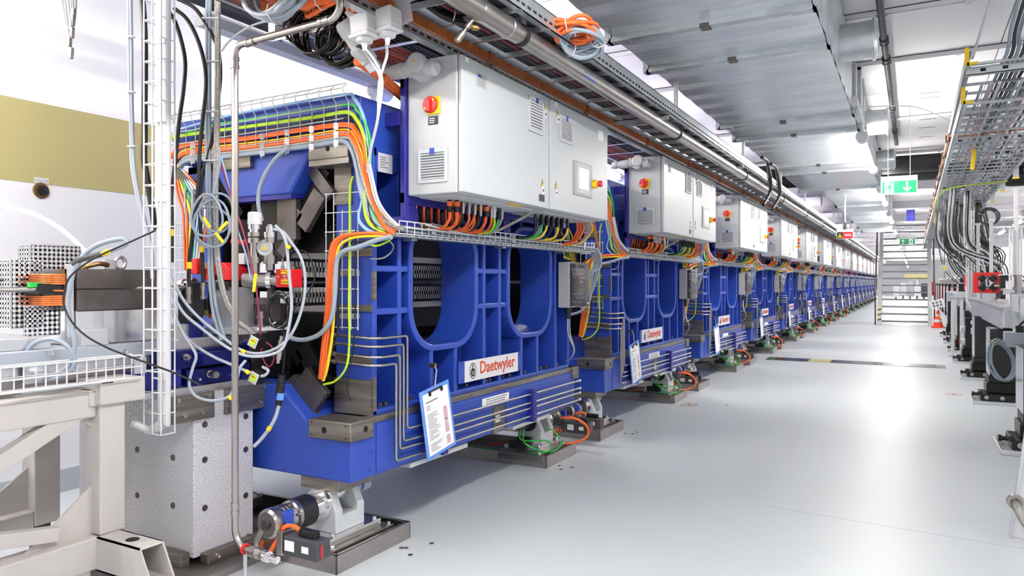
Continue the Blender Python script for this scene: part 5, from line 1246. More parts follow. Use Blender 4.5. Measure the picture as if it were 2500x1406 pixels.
# black corrugated conduit in the basket and hoses beside it
def corrugated(parent, pts, r, m='black', name='conduit', step=.011):
    P = smooth(pts, 8); mb = MB().tube(P, r*.9, 10)
    acc = 0; last = P[0]
    for a, b in zip(P, P[1:]):
        L_ = (b-a).length; 
        if L_ < 1e-6: continue
        d = (b-a)/L_; s = step-acc
        while s < L_:
            q = a+d*s; mb.cyl(q-d*step*.27, q+d*step*.27, r, 10, caps=False); s += step
        acc = (L_-(s-step))
    return part(name, mb, m, parent)
t = thing('corrugated_conduit', 'thick black corrugated conduit in the back of the upright wire basket', 'conduit', (vx-.03, vy+.05, 1.2))
corrugated(t, [at(*p, 2.95) for p in ((345,-30),(352,60),(354,150),(353,250),(353,330),(352,390),(360,440),(370,500),(378,560))], .0125)
for i, (pts, lab) in enumerate((
    (((405,20),(425,48),(440,90),(452,150),(448,220),(438,290),(432,350),(425,420),(418,480),(421,560),(420,640)), 'black corrugated hose nearest the upright wire basket, falling to the red magnets'),
    (((425,20),(455,45),(480,90),(498,150),(503,210),(495,290),(488,360),(485,440),(478,500),(470,570),(462,640),(461,700)), 'black corrugated hose bowing out in the middle of the three'),
    (((430,-5),(475,20),(510,70),(532,120),(538,180),(532,250),(522,320),(505,390),(492,440),(488,520),(492,600),(496,690)), 'black corrugated hose nearest the stainless pole, with a yellow tag'))):
    t = thing('corrugated_hose', lab, 'hose', at(*pts[-1], 3.05), 'black corrugated hoses')
    corrugated(t, [at(*p, 3.02+.04*i) for p in pts], .0085, 'black', 'hose', .008)
    if i: part('fitting', MB().lathe(at(*pts[-1], 3.02+.04*i), (0,0,-1), [(0,.012),(.03,.012),(.03,.009),(.055,.009),(.055,.012),(.07,.012),(.07,0)], 10), 'stainless', t)
    part('yellow_tag', MB().tube([at(pts[-2][0], pts[-2][1], 3.0+.04*i), at(pts[-2][0]+1, pts[-2][1]+16, 3.0+.04*i)], .0105, 8), 'yellow_sign', t)
# grey cable drops
def drop(label, rows, d, r, m, name='cable_drop', ties=()):
    t = thing(name, label, 'cable bundle', at(*rows[0][-1], d))
    for pts in rows: part('cable', MB().tube(smooth([at(p[0], p[1], d) for p in pts], 5), r, 7), m, t)
    for px, py, w in ties: part('tie', MB().obox(at(px, py, d-.012), (w, .02, .005), (0,0,TH)), 'wire_white', t)
    return t
drop('two pale grey cables running down beside the upright wire basket', [[(314+5*i,-20),(315+6*i,100),(317+5*i,230),(320+4*i,320),(322+5*i,400),(333+5*i,470),(350+4*i,540),(368+3*i,610),(372,680)] for i in range(2)], 2.95, .007, 'cable_pale', ties=((319,90,.03),(320,225,.03),(322,357,.03)))
drop('bundle of grey cables and braid falling between the black hoses and the steel pole', [[(506+7*i,-10),(505+7*i,100),(505+7*i,250),(505+7*i,400),(508+6*i,520),(510+7*i,600),(512+8*i,680),(520+10*i,760),(540+10*i,830)] for i in range(2)], 3.1, .0075, 'cable_grey', ties=((515,45,.07),(515,150,.07),(515,272,.07),(515,392,.06)))
t = thing('braided_cable', 'flat braided metal cable falling beside the stainless pole', 'cable', at(560, 700, 3.08))
for i in range(2): part('braid', MB().tube(smooth([at(p[0]+5*i, p[1], 3.09) for p in ((528,-20),(529,150),(527,320),(524,450),(525,560),(530,640),(545,720),(575,780),(600,800),(612,810),(620,822))], 6), .0085, 8), 'braid', t)
t = thing('thin_cable', 'thin dark red cable hanging beside the stainless pole', 'cable', at(640, 800, 3.0))
part('cable', MB().tube(smooth([at(p[0], p[1], 3.02) for p in ((540,400),(555,450),(575,510),(595,570),(615,650),(625,700),(632,760),(637,830),(640,870),(655,895),(668,880),(665,850),(650,835))], 6), .004, 6), 'magenta', t)
part('yellow_tag', MB().obox(at(622, 690, 2.99), (.012, .004, .075), (0,.12,TH)), 'yellow_sign', t)
t = thing('thin_cable', 'pale blue thin tube hanging behind the stainless pole', 'cable', at(560, 500, 3.0))
part('cable', MB().tube(smooth([at(p[0], p[1], 3.06) for p in ((540,380),(555,440),(568,500),(580,560),(600,620),(612,680))], 5), .0035, 6), 'light_blue', t)
# curly loops of grey cable
t = thing('cable_loops', 'loops of pale grey cable tied with yellow tags in front of the red magnets', 'cable coil', at(515, 610, 3.0))
for i, (cx, cy, ra, rb, ph) in enumerate(((505,525,38,52,0),(520,545,44,58,.6),(530,520,40,48,1.2),(515,555,46,50,2.0))):
    part('loop', MB().tube([at(cx+ra*math.cos(a*.2618+ph)+4*math.sin(a*.52), cy+rb*math.sin(a*.2618+ph), 3.0+.02*i+.012*math.sin(a*.2618)) for a in range(24)], .0052, 7, closed=True), 'cable_grey', t)
part('tail', MB().tube(smooth([at(p[0], p[1], 3.0) for p in ((520,475),(528,440),(536,400),(535,360))], 5), .0052, 7), 'cable_grey', t)
for px, py, a in ((545,552,.8),(505,543,-1.0),(536,580,-.9)): part('yellow_tag', MB().obox(at(px, py, 2.97), (.05, .004, .012), (0,-a,TH)), 'yellow_sign', t)
for i, (pts, lab) in enumerate(((((415,655),(440,720),(480,770),(540,820),(590,855),(640,862),(690,840),(720,800),(740,740),(745,680),(735,630),(710,590),(690,565),(668,560)), 'pale grey cable sweeping under the vacuum pump, outermost of the sweeping three'),
    (((415,700),(445,760),(490,800),(550,845),(600,868),(650,868),(690,850),(705,800),(712,740),(705,660),(700,600),(690,570),(672,550)), 'pale grey cable sweeping under the vacuum pump, middle of the sweeping three'),
    (((418,740),(440,800),(470,838),(520,870),(565,890),(600,905),(640,918),(655,905),(640,895)), 'pale grey cable sweeping low over the blue stages'),
    (((420,760),(450,820),(478,865),(470,900),(462,940),(480,968),(520,978),(558,968),(575,940),(585,900),(600,880)), 'pale grey cable looping down over the granite pedestal'))):
    t = thing('grey_cable', lab, 'cable', at(*pts[len(pts)//2], 2.95), 'sweeping grey cables before the nearest undulator')
    part('cable', MB().tube(smooth([at(p[0], p[1], 2.98-.03*(i % 2)) for p in pts], 6), .0062, 8), 'cable_pale', t)
    q = pts[-4 if i > 1 else -3 if i else 4]; part('yellow_tag', MB().tube([at(q[0], q[1], 2.965-.03*(i % 2)), at(q[0]+8, q[1]+6, 2.965-.03*(i % 2))], .0085, 8), 'yellow_sign', t)
# small geared encoders
for i, (px, py, lab) in enumerate(((627, 833, 'small black encoder with yellow label, upper one behind the stainless pole'), (628, 920, 'small black encoder with yellow label, lower one above the granite'))):
    c = at(px, py, 3.0); t = thing('encoder', lab, 'encoder', c-Vector((0,0,.03)), 'small encoders at the blue stages')
    part('housing', MB().obox(c, (.045, .05, .05), (0, .45, .2)), 'black', t, bev=.004)
    n = Euler((0,.45,.2)).to_matrix()
    part('face', MB().obox(c+n@Vector((.002,-.027,0)), (.042, .004, .046), (0,.45,.2)), 'aluminium', t, bev=.002)
    part('dial', MB().cyl(c+n@Vector((.002,-.029,0)), c+n@Vector((.002,-.031,0)), .015, 14), 'yellow_green', t)
    part('red_mark', MB().obox(c+n@Vector((.002,-.031,.006)), (.02,.002,.004), (0,.45,.2)), 'red', t)
    part('mount_arm', MB().tube([c, c+Vector((-.1,.02,-.01))], .012, 8), 'stage_blue', t)
# grey strain relief and blue plug hanging at the frame
t = thing('cable_plug', 'black plug with blue ring hanging at the end of the nearest undulator', 'plug', at(685, 960, 3.05))
part('plug', MB().lathe(at(688, 915, 3.05), (-.15,0,-1), [(0,0),(0,.014),(.05,.015),(.05,.018),(.085,.018),(.085,.014),(.14,.012),(.14,0)], 12), 'black', t)
part('ring', MB().lathe(at(685, 958, 3.05), (-.15,0,-1), [(0,.0155),(.03,.0155)], 12), 'clip_blue', t)
part('cable', MB().tube(smooth([at(p[0], p[1], 3.05) for p in ((681,990),(672,1020),(655,1050),(635,1075),(620,1090))], 5), .008, 8), 'cable_pale', t)
part('yellow_tag', MB().tube([at(659, 1042, 3.04), at(655, 1050, 3.04)], .010, 8), 'yellow_sign', t)
part('upper_cable', MB().tube(smooth([at(p[0], p[1], 3.06) for p in ((690,912),(694,870),(693,820),(690,780))], 4), .004, 6), 'black', t)
t = thing('strain_relief', 'grey cylindrical cable connector hanging below the coil of black cable', 'connector', at(676, 880, 3.0))
part('body', MB().lathe(at(688, 820, 3.0), (-.2,0,-1), [(0,0),(0,.008),(.02,.008),(.02,.012),(.1,.012),(.1,.008),(.115,.008),(.115,0)], 12), 'stainless', t)
# coil of black cable at the pump
coil('cable_coil', at(682, 760, 3.02), .046, .068, 7, .0042, 'black_gloss', 'small coil of glossy black cable hanging under the red pump box', ax1=(CS,SN,0), ax2=(0,0,1), spread=.007, ties=2, seed=21)
t = thing('thin_cable', 'thin black cable arching from the red pump box', 'cable', at(760, 660, 3.0))
part('cable', MB().tube(smooth([at(p[0], p[1], 3.02) for p in ((700,620),(720,610),(745,615),(762,640),(768,680),(755,710),(735,735),(718,755))], 5), .0033, 6), 'black', t)

# vacuum pump --------------------------------------------------------------------------------------
vp = thing('vacuum_pump', 'stainless vacuum pump cross with white gauge cap and red controller box', 'pump', at(640, 700, 3.25))
D = 3.25; r1 = .0115
def vtube(px, y0, y1, prof, m, name): 
    a, b = at(px, y0, D), at(px, y1, D); return part(name, MB().lathe(a, b-a, [((b-a).length*q, rr) for q, rr in prof], 18), m, vp)
vtube(622, 518, 548, [(0,0),(0,.026),(.1,.03),(1,.031),(1,0)], 'white', 'gauge_cap')
vtube(622, 548, 568, [(0,.029),(.6,.029),(.6,.022),(1,.022)], 'polished', 'gauge_ring')
vtube(622, 566, 600, [(0,.018),(.05,.03),(.35,.03),(.35,.024),(.45,.03),(.8,.03),(.8,.02),(1,.02)], 'stainless', 'flange_stack')
vtube(622, 598, 672, [(0,.0195),(.4,.0195),(.4,.027),(.6,.027),(.6,.0205),(1,.0205)], 'stainless', 'neck')
vtube(660, 548, 580, [(0,0),(0,.012),(.15,.012),(.15,.02),(.6,.02),(.6,.03),(1,.03)], 'polished', 'valve_head')
vtube(660, 580, 660, [(0,.028),(.15,.028),(.15,.02),(.55,.02),(.55,.03),(.8,.03),(.8,.02),(1,.02)], 'stainless', 'valve_neck')
c = at(645, 604, D-.03); fl_ = part('view_flange', MB().lathe(c+Vector((SN,-CS,0))*-.03, (SN,-CS,0), [(0,.02),(.0,.036),(.022,.036),(.022,.022),(.018,.022),(.018,0)], 24), 'polished', vp)
part('warning_disc', MB().cyl(c+Vector((SN,-CS,0))*-.011, c+Vector((SN,-CS,0))*-.008, .021, 20), 'box_grey', fl_)
f0 = c+Vector((SN,-CS,0))*-.007; R_ = Vector((CS,SN,0)); U_ = Vector((0,0,1)); Nn = Vector((SN,-CS,0))*.001
part('warning_triangle', MB().add([f0+R_*-.012+U_*-.009, f0+R_*.012+U_*-.009, f0+U_*.013], [(0,1,2)]), 'yellow_sign', fl_)
part('body', MB().lathe(at(595, 684, D), at(672, 684, D)-at(595, 684, D), [(0,0),(0,.033),(.11,.034),(.11,.042),(.128,.042),(.128,.03),(.16,.03)], 20), 'stainless', vp)
part('end_flange', MB().lathe(at(655, 684, D), R_, [(0,.03),(0,.046),(.02,.046),(.02,.03)], 12), 'polished', vp)
cb_ = at(706, 679, D-.05)
rb = part('controller_box', MB().obox(cb_, (.085, .075, .08), (0,0,TH*.2)), 'red', vp, bev=.003)
nrm = Euler((0,0,TH*.2)).to_matrix(); fy_ = cb_+nrm@Vector((.008,-.0385,0))
def lab(x0, x1, z0, z1, m, nm, off=0): return part(nm, MB().obox(fy_+nrm@Vector(((x0+x1)/2, -off, (z0+z1)/2)), (x1-x0, .0015, z1-z0), (0,0,TH*.2)), m, rb)
lab(-.02, .034, .018, .036, 'yellow_sign', 'arrow_label'); lab(-.02, .034, -.026, -.006, 'yellow_sign', 'name_label')
part('lettering', text_mb('SATUN 06', .0125, fy_+nrm@Vector((-.0185,-.0012,-.021)), nrm@Vector((1,0,0)), (0,0,1), .0003), 'print_black', rb)
part('lettering', text_mb('NEXTorr', .0105, fy_+nrm@Vector((-.012,-.0008,.006)), nrm@Vector((1,0,0)), (0,0,1), .0003), 'white', rb)
part('lettering', text_mb('D 200-5', .007, fy_+nrm@Vector((-.008,-.0008,-.003)), nrm@Vector((1,0,0)), (0,0,1), .0003), 'white', rb)
part('lettering', text_mb('saes', .011, fy_+nrm@Vector((-.045,-.0008,.004)), nrm@Vector((1,0,0)), (0,0,1), .0003), 'white', rb)
part('lettering', text_mb('VACUUM', .006, fy_+nrm@Vector((-.018,-.0012,.027)), nrm@Vector((1,0,0)), (0,0,1), .0003), 'print_black', rb)
part('arrow', MB().obox(fy_+nrm@Vector((.018,-.0015,.025)), (.018,.001,.003), (0,0,TH*.2)).obox(fy_+nrm@Vector((.026,-.0015,.025)), (.006,.001,.009), (0,0,TH*.2)), 'print_black', rb)
part('post_top', MB().lathe(at(690,632,D-.02), (0,0,-1), [(0,0),(0,.004),(.03,.004),(.03,.007),(.05,.007)], 8), 'stainless', vp)
part('leg', MB().lathe(at(637, 760, D), (0,0,-1), [(0,.014),(.02,.014),(.02,.018),(.03,.018),(.03,.012),(.06,.012),(.06,.018),(.07,.018),(.07,0)], 12), 'stainless', vp)
part('shelf', MB().box(-2.85, -2.5, 2.27, 2.42, .985, 1.0), 'white_paint', vp, bev=.003)
part('bracket', MB().obox(at(668, 745, D+.03), (.03,.05,.14), (0,0,0)).obox(at(640, 735, D+.03), (.1,.03,.03), (0,0,0)), 'dark_steel', vp)
# red quadrupole magnets
D2 = 3.3
t = thing('quadrupole_magnet', 'red quadrupole magnet with brass terminals between bench and nearest undulator', 'magnet', at(545, 800, D2))
c = at(550, 690, D2)
part('upper_yoke', MB().prism([(c.x-.09,c.z+.01),(c.x-.09,c.z+.06),(c.x-.05,c.z+.09),(c.x+.05,c.z+.09),(c.x+.085,c.z+.06),(c.x+.085,c.z+.01),(c.x+.04,c.z+.01),(c.x,c.z+.04),(c.x-.04,c.z+.01)], 'y', c.y-.05, c.y+.06), 'red', t, bev=.004)
part('lower_yoke', MB().prism([(c.x-.09,c.z-.03),(c.x-.09,c.z-.12),(c.x-.05,c.z-.16),(c.x+.0,c.z-.16),(c.x+.02,c.z-.13),(c.x+.02,c.z-.03),(c.x-.02,c.z-.03),(c.x-.03,c.z-.1),(c.x-.06,c.z-.1),(c.x-.06,c.z-.03)], 'y', c.y-.05, c.y+.06), 'red', t, bev=.004)
part('mid_plate', MB().box(c.x-.10, c.x+.10, c.y-.07, c.y+.05, c.z-.03, c.z+.005), 'black', t, bev=.003)
part('coil_pack', MB().box(c.x-.12, c.x-.03, c.y-.08, c.y+.05, c.z-.14, c.z-.06), 'black', t, bev=.01)
part('base_block', MB().box(c.x-.02, c.x+.13, c.y-.06, c.y+.05, c.z-.21, c.z-.02), 'aluminium', t, bev=.003)
part('base_plate', MB().box(c.x-.18, c.x+.2, c.y-.09, c.y+.06, c.z-.225, c.z-.2), 'aluminium', t, bev=.003)
for dx, dz in ((-.03, .105), (-.05,-.105)): part('terminal_block', MB().obox((c.x+dx, c.y-.075, c.z+dz-.03), (.045,.02,.026)), 'brass', t, bev=.002)
part('red_pipe', MB().tube([at(565,590,D2), at(600,592,D2)], .013, 10), 'red', t)
part('white_box', MB().obox(at(597, 632, D2), (.04,.04,.05)), 'panel_grey', t, bev=.002)
part('blue_box', MB().obox(at(497, 712, 3.2), (.022,.03,.055)), 'label_blue', t, bev=.002)
t = thing('beam_monitor', 'black plate beam monitor with steel flange before the red magnet', 'instrument', at(470, 780, 3.2))
c = at(472, 735, 3.2)
part('plate', MB().prism([(c.x-.05,c.z-.09),(c.x+.025,c.z-.09),(c.x+.045,c.z-.06),(c.x+.045,c.z+.08),(c.x-.05,c.z+.08)], 'y', c.y-.04, c.y+.02), 'black', t, bev=.002)
part('flange', MB().lathe(at(440, 700, 3.2), (.9,.4,0), [(0,0),(0,.035),(.02,.035),(.02,.028),(.05,.028),(.05,.04),(.065,.04),(.065,0)], 16), 'polished', t)
part('blue_bracket', MB().box(c.x-.06, c.x+.03, c.y-.03, c.y+.03, c.z-.16, c.z-.09), 'stage_blue', t, bev=.003)
part('red_block', MB().obox(at(480, 650, 3.28), (.05,.04,.07)), 'red', t, bev=.004)
# beam line pipe from bench into the undulator
t = thing('beam_pipe', 'thin stainless beam pipe leading from the bench into the nearest undulator', 'pipe', (-2.72, 2.1, 1.17))
part('pipe', MB().cyl((-2.95, 1.0, 1.17), (-2.72, 2.45, 1.18), .01, 10), 'stainless', t)
# rear bundle seen between black hoses
t = thing('hose_manifold', 'cluster of orange, green and white lines at the wall side corner of the nearest undulator', 'cable bundle', (-3.2, 2.38, 1.2))
for i, m in enumerate(('orange','orange','yellow','green','light_blue','cable_white','cable_white','orange')):
    part('line', MB().tube(smooth([onY(425+4*i, 400+3*i, 2.40), onY(428+6*i, 440, 2.39), onY(436+9*i, 480, 2.38), onY(447+9*i, 520, 2.37), onY(450+7*i, 580, 2.37), onY(452+5*i, 660, 2.38)], 5), .006, 6), m, t)
part('bracket', MB().obox(onY(455,440,2.4), (.16,.03,.05), (0,.6,0)), 'dark_steel', t)
mb = MB()
for i in range(4): mb.tube([onY(428+13*i, 540, 2.41), onY(428+13*i, 700, 2.41)], .0025, 5)
for j in range(6): mb.tube([onY(424, 545+30*j, 2.41), onY(472, 545+30*j, 2.41)], .0025, 5)
part('wire_mat', mb, 'wire_white', t)
for px in (452, 470): part('pipe_stub', MB().cyl(onY(px,462,2.37), onY(px,520,2.37), .007, 8), 'stainless', t)

# stainless pole with drain valve ----------------------------------------------------------------
t = thing('stainless_pole', 'vertical stainless steel water pipe with elbows standing before the nearest undulator', 'pipe', (-2.2, 1.87, .0))
PXp, PYp = -2.2, 1.87; zt = 2.075
part('pipe', MB().tube(fillet([(-1.69, PYp, 2.8), (-1.69, PYp, 2.12), (-1.72, PYp, 2.09), (PXp, PYp, zt), (PXp, PYp, .262), (-2.155, PYp, .222), (-2.12, PYp, .222)], .04, 6), .0125, 14), 'stainless', t)
for z in (1.99, .34): part('press_ring', MB().lathe((PXp, PYp, z), (0,0,1), [(0,.0125),(0,.0155),(.014,.0155),(.014,.0135),(.03,.0135),(.03,.0155),(.044,.0155),(.044,.0125)], 16), 'stainless', t)
part('press_ring', MB().lathe((PXp+.06, PYp, zt+.0), (1,0,.03), [(0,.0125),(0,.0155),(.014,.0155),(.014,.0135),(.03,.0135),(.03,.0155),(.044,.0155),(.044,.0125)], 16), 'stainless', t)
part('press_ring', MB().lathe((-1.78, PYp, zt+.015), (1,0,.03), [(0,.0125),(0,.0155),(.014,.0155),(.014,.0135),(.03,.0135),(.03,.0155),(.044,.0155),(.044,.0125)], 16), 'stainless', t)
part('press_ring', MB().lathe((-1.69, PYp, 2.17), (0,0,1), [(0,.0125),(0,.0155),(.014,.0155),(.014,.0135),(.03,.0135),(.03,.0155),(.044,.0155),(.044,.0125)], 16), 'stainless', t)
v = part('ball_valve', MB().lathe((-2.13, PYp, .222), (1,-.12,-.0), [(0,.013),(.015,.013),(.015,.02),(.045,.022),(.05,.022),(.05,.018),(.06,.018),(.06,.022),(.085,.02),(.085,.015),(.1,.015),(.1,0)], 8), 'stainless', t)
part('outlet', MB().lathe((-2.03, PYp-.012, .222), (1,-.12,0), [(0,.02),(.02,.02),(.02,.016),(.03,.016),(.03,.013),(.07,.013),(.07,.009),(.065,.0)], 14), 'polished', v)
part('lever', MB().obox((-2.085, PYp-.004, .252), (.012,.01,.03)).obox((-2.075, PYp-.002, .28), (.018,.004,.06), (0,.5,0)), 'stainless', v)
part('clamp', MB().lathe((-2.152, PYp+.002, .222), (1,-.12,0), [(0,.014),(0,.019),(.012,.019),(.012,.014)], 16), 'red', t)
part('threaded_rod', MB().cyl((-2.146, PYp, .0), (-2.146, PYp, .205), .0075, 10), 'galvanised', t)
part('rod_foot', MB().box(-2.19, -2.1, PYp-.04, PYp+.04, 0, .01), 'dark_steel', t)
# thin white cable arching behind the pole
t = thing('thin_cable', 'thin white cable arching from the cable drop to the black coil', 'cable', at(600, 100, 3.0))
part('cable', MB().tube(smooth([at(p[0], p[1], 3.05) for p in ((540,125),(560,100),(600,70),(650,52),(720,45))], 6), .0045, 6), 'cable_white', t)
# dark box stack: loose strips of light between overhead pipes are the lit ceiling
# wall plug and label
c = onX(100, 465, XL)
t = thing('wall_bushing', 'round brass wall bushing with black plug under the olive band', 'wall fitting', (XL, c.y, c.z-.05))
part('plate', MB().lathe((XL, c.y, c.z), (1,0,0), [(0,.045),(.008,.045),(.01,.04),(.01,0)], 24), 'brass', t)
part('plug', MB().lathe((XL+.01, c.y+.005, c.z), (1,0,0), [(0,.028),(.012,.026),(.014,0)], 18), 'black', t)
c2 = onX(100, 441, XL)
t = thing('wall_label', 'small white wall label with printed room code above the brass bushing', 'label', (XL, c2.y, c2.z-.02))
part('card', MB().box(XL+.003, XL+.006, c2.y-.038, c2.y+.038, c2.z-.015, c2.z+.015), 'white', t)
part('lettering', text_mb('UG118', .023, (XL+.0065, c2.y-.033, c2.z-.008), (0,1,0), (0,0,1), .0003), 'print_grey', t)
# bundle with clamps hanging from the top left
t = thing('hanging_terminals', 'bundle of white leads with metal terminals hanging at the top left', 'cable bundle', at(173, 135, 2.6))
for i, (x0, x1, y1) in enumerate(((150,174,130),(156,170,100),(164,176,80),(172,174,60),(182,180,35),(176,178,50))):
    part('lead', MB().tube(smooth([at(x0-2, -40, 2.6), at(x0+3, 10, 2.6), at(x1, y1, 2.6)], 5), .0045, 6), 'cable_white' if i < 3 else 'box_grey', t)
    part('terminal', MB().obox(at(x1, y1, 2.59), (.014,.012,.04), (0,.1,0)), 'stainless', t, bev=.002)
# ================================================================ right side
# cable ladder hanging at the upper right
RX0, RX1, RZ = .30, .74, 2.6
t = thing('cable_ladder', 'galvanised cable ladder with yellow end caps hanging at the upper right', 'cable tray', (.5, 10, RZ), 'overhead cable ladders')
def rail(x, y0, y1, z, inward): return MB().box(x-.003, x+.003, y0, y1, z, z+.08).box(min(x, x+inward), max(x, x+inward), y0, y1, z, z+.004).box(min(x, x+inward), max(x, x+inward), y0, y1, z+.076, z+.08)
YS_ = {0: 4.55, 1: 5.05}
part('rail', rail(RX0, 5.5, 34, RZ, .03), 'galvanised', t); part('rail', rail(RX1, 3.2, 34, RZ, -.03), 'galvanised', t)
part('upper_rail', rail(RX0-.0, 5.9, 34, RZ-.16, .03), 'galvanised', t)
part('end_cap', MB().box(RX0-.012, RX0+.012, 5.485, 5.515, RZ-.01, RZ+.1).box(RX0, RX0+.06, 5.485, 5.515, RZ-.01, RZ+.004), 'yellow_sign', t)
part('end_cap', MB().box(RX0-.012, RX0+.012, 5.885, 5.915, RZ-.17, RZ-.06).box(RX0, RX0+.06, 5.885, 5.915, RZ-.17, RZ-.156), 'yellow_sign', t)
me_r = None
for i in range(100):
    y = 5.55+i*.28
    m = MB().box(RX0, RX1, y-.016, y+.016, RZ-.003, RZ+.012)
    if me_r is None: me_r = part('rung', m, 'galvanised', t); ry = y
    else: c = me_r.copy(); col.objects.link(c); c.parent = t; c.location = (0, y-ry, 0)
t = thing('cable_ladder', 'lower galvanised ladder tray filled with pale cables under the upper right ladder', 'cable tray', (.7, 12, RZ-.3), 'overhead cable ladders')
me_r = None
for i in range(90):
    y = 6.0+i*.28
    m = MB().box(RX0, RX1+.25, y-.014, y+.014, RZ-.163, RZ-.15)
    if me_r is None: me_r = part('rung', m, 'galvanised', t); ry = y
    else: c = me_r.copy(); col.objects.link(c); c.parent = t; c.location = (0, y-ry, 0)
part('side_rail', rail(RX1+.25, 6.0, 34, RZ-.16, -.03), 'galvanised', t)
b = thing('ladder_cables', 'pale grey and pink cables lying in the lower right ladder tray', 'cable bundle', (.7, 12, RZ-.14))
for i in range(14):
    x = RX0+.08+i*.04
    part('cable', MB().tube([(x+random.uniform(-.02,.02), 5.6+2.0*j, RZ-.135+random.uniform(0,.02)) for j in range(14)], .009, 6), ('cable_grey','cable_pale','print_pink','cable_white','dark_grey')[i % 5], b)
b = thing('ladder_cables', 'grey cables dropping into the upper right ladder from the ceiling', 'cable bundle', (.62, 6, RZ))
for i in range(6):
    x = .52+.028*i; 
    part('cable', MB().tube(smooth([(x+.12, 4.9, 3.13), (x+.05, 5.1+.05*i, 2.95), (x, 5.3+.08*(i % 3), 2.75), (x-.01, 5.45, 2.63), (x-.02, 6.0, 2.62), (x-.03, 9.0, 2.625), (x-.03, 16.0, 2.625)], 6), .011, 7), 'dark_grey' if i % 2 else 'cable_grey', b)
for j in range(10):
    y = 5.6+1.35*j
    t2 = thing('ladder_bracket', '%s slotted cross bracket under the upper right ladder' % ORDW[j], 'bracket', (.55, y, RZ-.1), 'brackets of the right ladder')
    part('arm', MB().box(RX0, RX1+.28, y, y+.04, RZ-.05, RZ-.046).box(RX0, RX1+.28, y, y+.004, RZ-.05, RZ+.0), 'galvanised', t2)
    for i in range(5): part('slot', MB().box(RX0+.08+i*.12, RX0+.11+i*.12, y-.001, y+.001, RZ-.035, RZ-.015), 'hole', t2)
    part('post', MB().box(RX1+.22, RX1+.27, y, y+.05, RZ-.25, ZC), 'galvanised', t2)
    part('post_cap', MB().box(RX1+.215, RX1+.275, y-.005, y+.055, RZ-.262, RZ-.25), 'yellow_sign', t2)
t = thing('copper_busbar', 'copper earthing bar clamped along the edge of the upper right ladder', 'busbar', (RX0-.02, 10, RZ-.2))
part('bar', MB().box(RX0-.03, RX0-.02, 7.6, 30, RZ-.11, RZ-.07), 'copper', t)
part('strap', MB().tube(smooth([(RX0-.03, 7.6, RZ-.09), (RX0+.1, 7.5, RZ-.12), (RX0+.4, 7.45, RZ-.115), (RX0+.8, 7.5, RZ-.1)], 5), .008, 6), 'copper', t)
for i in range(14): part('clamp', MB().box(RX0-.045, RX0-.005, 7.75+.95*i, 7.82+.95*i, RZ-.12, RZ-.06), 'dark_steel', t)
t = thing('hanger_rope', 'white rope strung from the ceiling to the yellow cap of the right ladder', 'rope', (.4, 5, 2.7))
part('rope', MB().cyl((.50, 3.6, 3.15), (RX0+.03, 5.5, RZ+.03), .008, 6), 'cable_white', t)
t = thing('hanging_cable', 'thin white cable sagging from the duct to the right ladder', 'cable', (0, 7, 2.7))
part('cable', MB().tube(smooth([(-.40, 7.0, 2.72), (0, 7.4, 2.76), (.3, 7.9, 2.7)], 8), .005, 6), 'cable_white', t)
t = thing('hanging_cable', 'white cable hanging from the right ladder down to the machines', 'cable', (.9, 8, 1.6))
part('cable', MB().tube(smooth([(.98, 7.0, 2.35), (1.0, 6.9, 2.1), (1.12, 6.7, 1.85), (1.35, 6.4, 1.72), (1.7, 6.2, 1.66)], 6), .012, 8), 'cable_white', t)
t = thing('hanging_cable', 'second white cable sagging lower among the right-hand machines', 'cable', (.9, 9, 1.5))
part('cable', MB().tube(smooth([(.95, 8.6, 2.3), (1.0, 8.4, 1.95), (1.15, 8.1, 1.7), (1.4, 7.8, 1.5), (1.7, 7.5, 1.4)], 6), .012, 8), 'cable_white', t)
t = thing('yellow_wire', 'yellow and green earth wire lying across the right ladder', 'cable', (.5, 11, 2.4))
part('wire', MB().tube(smooth([(.28, 11.2, 2.2), (.3, 10.9, 2.34), (.5, 10.7, 2.4), (1.0, 10.6, 2.42)], 6), .007, 6), 'yellow_green', t)
part('tail', MB().tube(smooth([(.25, 11.3, 2.3), (.23, 11.3, 2.2), (.26, 11.3, 2.1), (.24, 11.3, 2.0)], 6), .007, 6), 'yellow', t)
t = thing('caution_tape', 'yellow strip of tape hanging from a rung of the right ladder', 'tape', (.55, 8.4, 2.3))
part('tape', MB().obox((.50, 8.2, 2.37), (.035,.004,.2), (0,.1,.2)), 'yellow_sign', t)

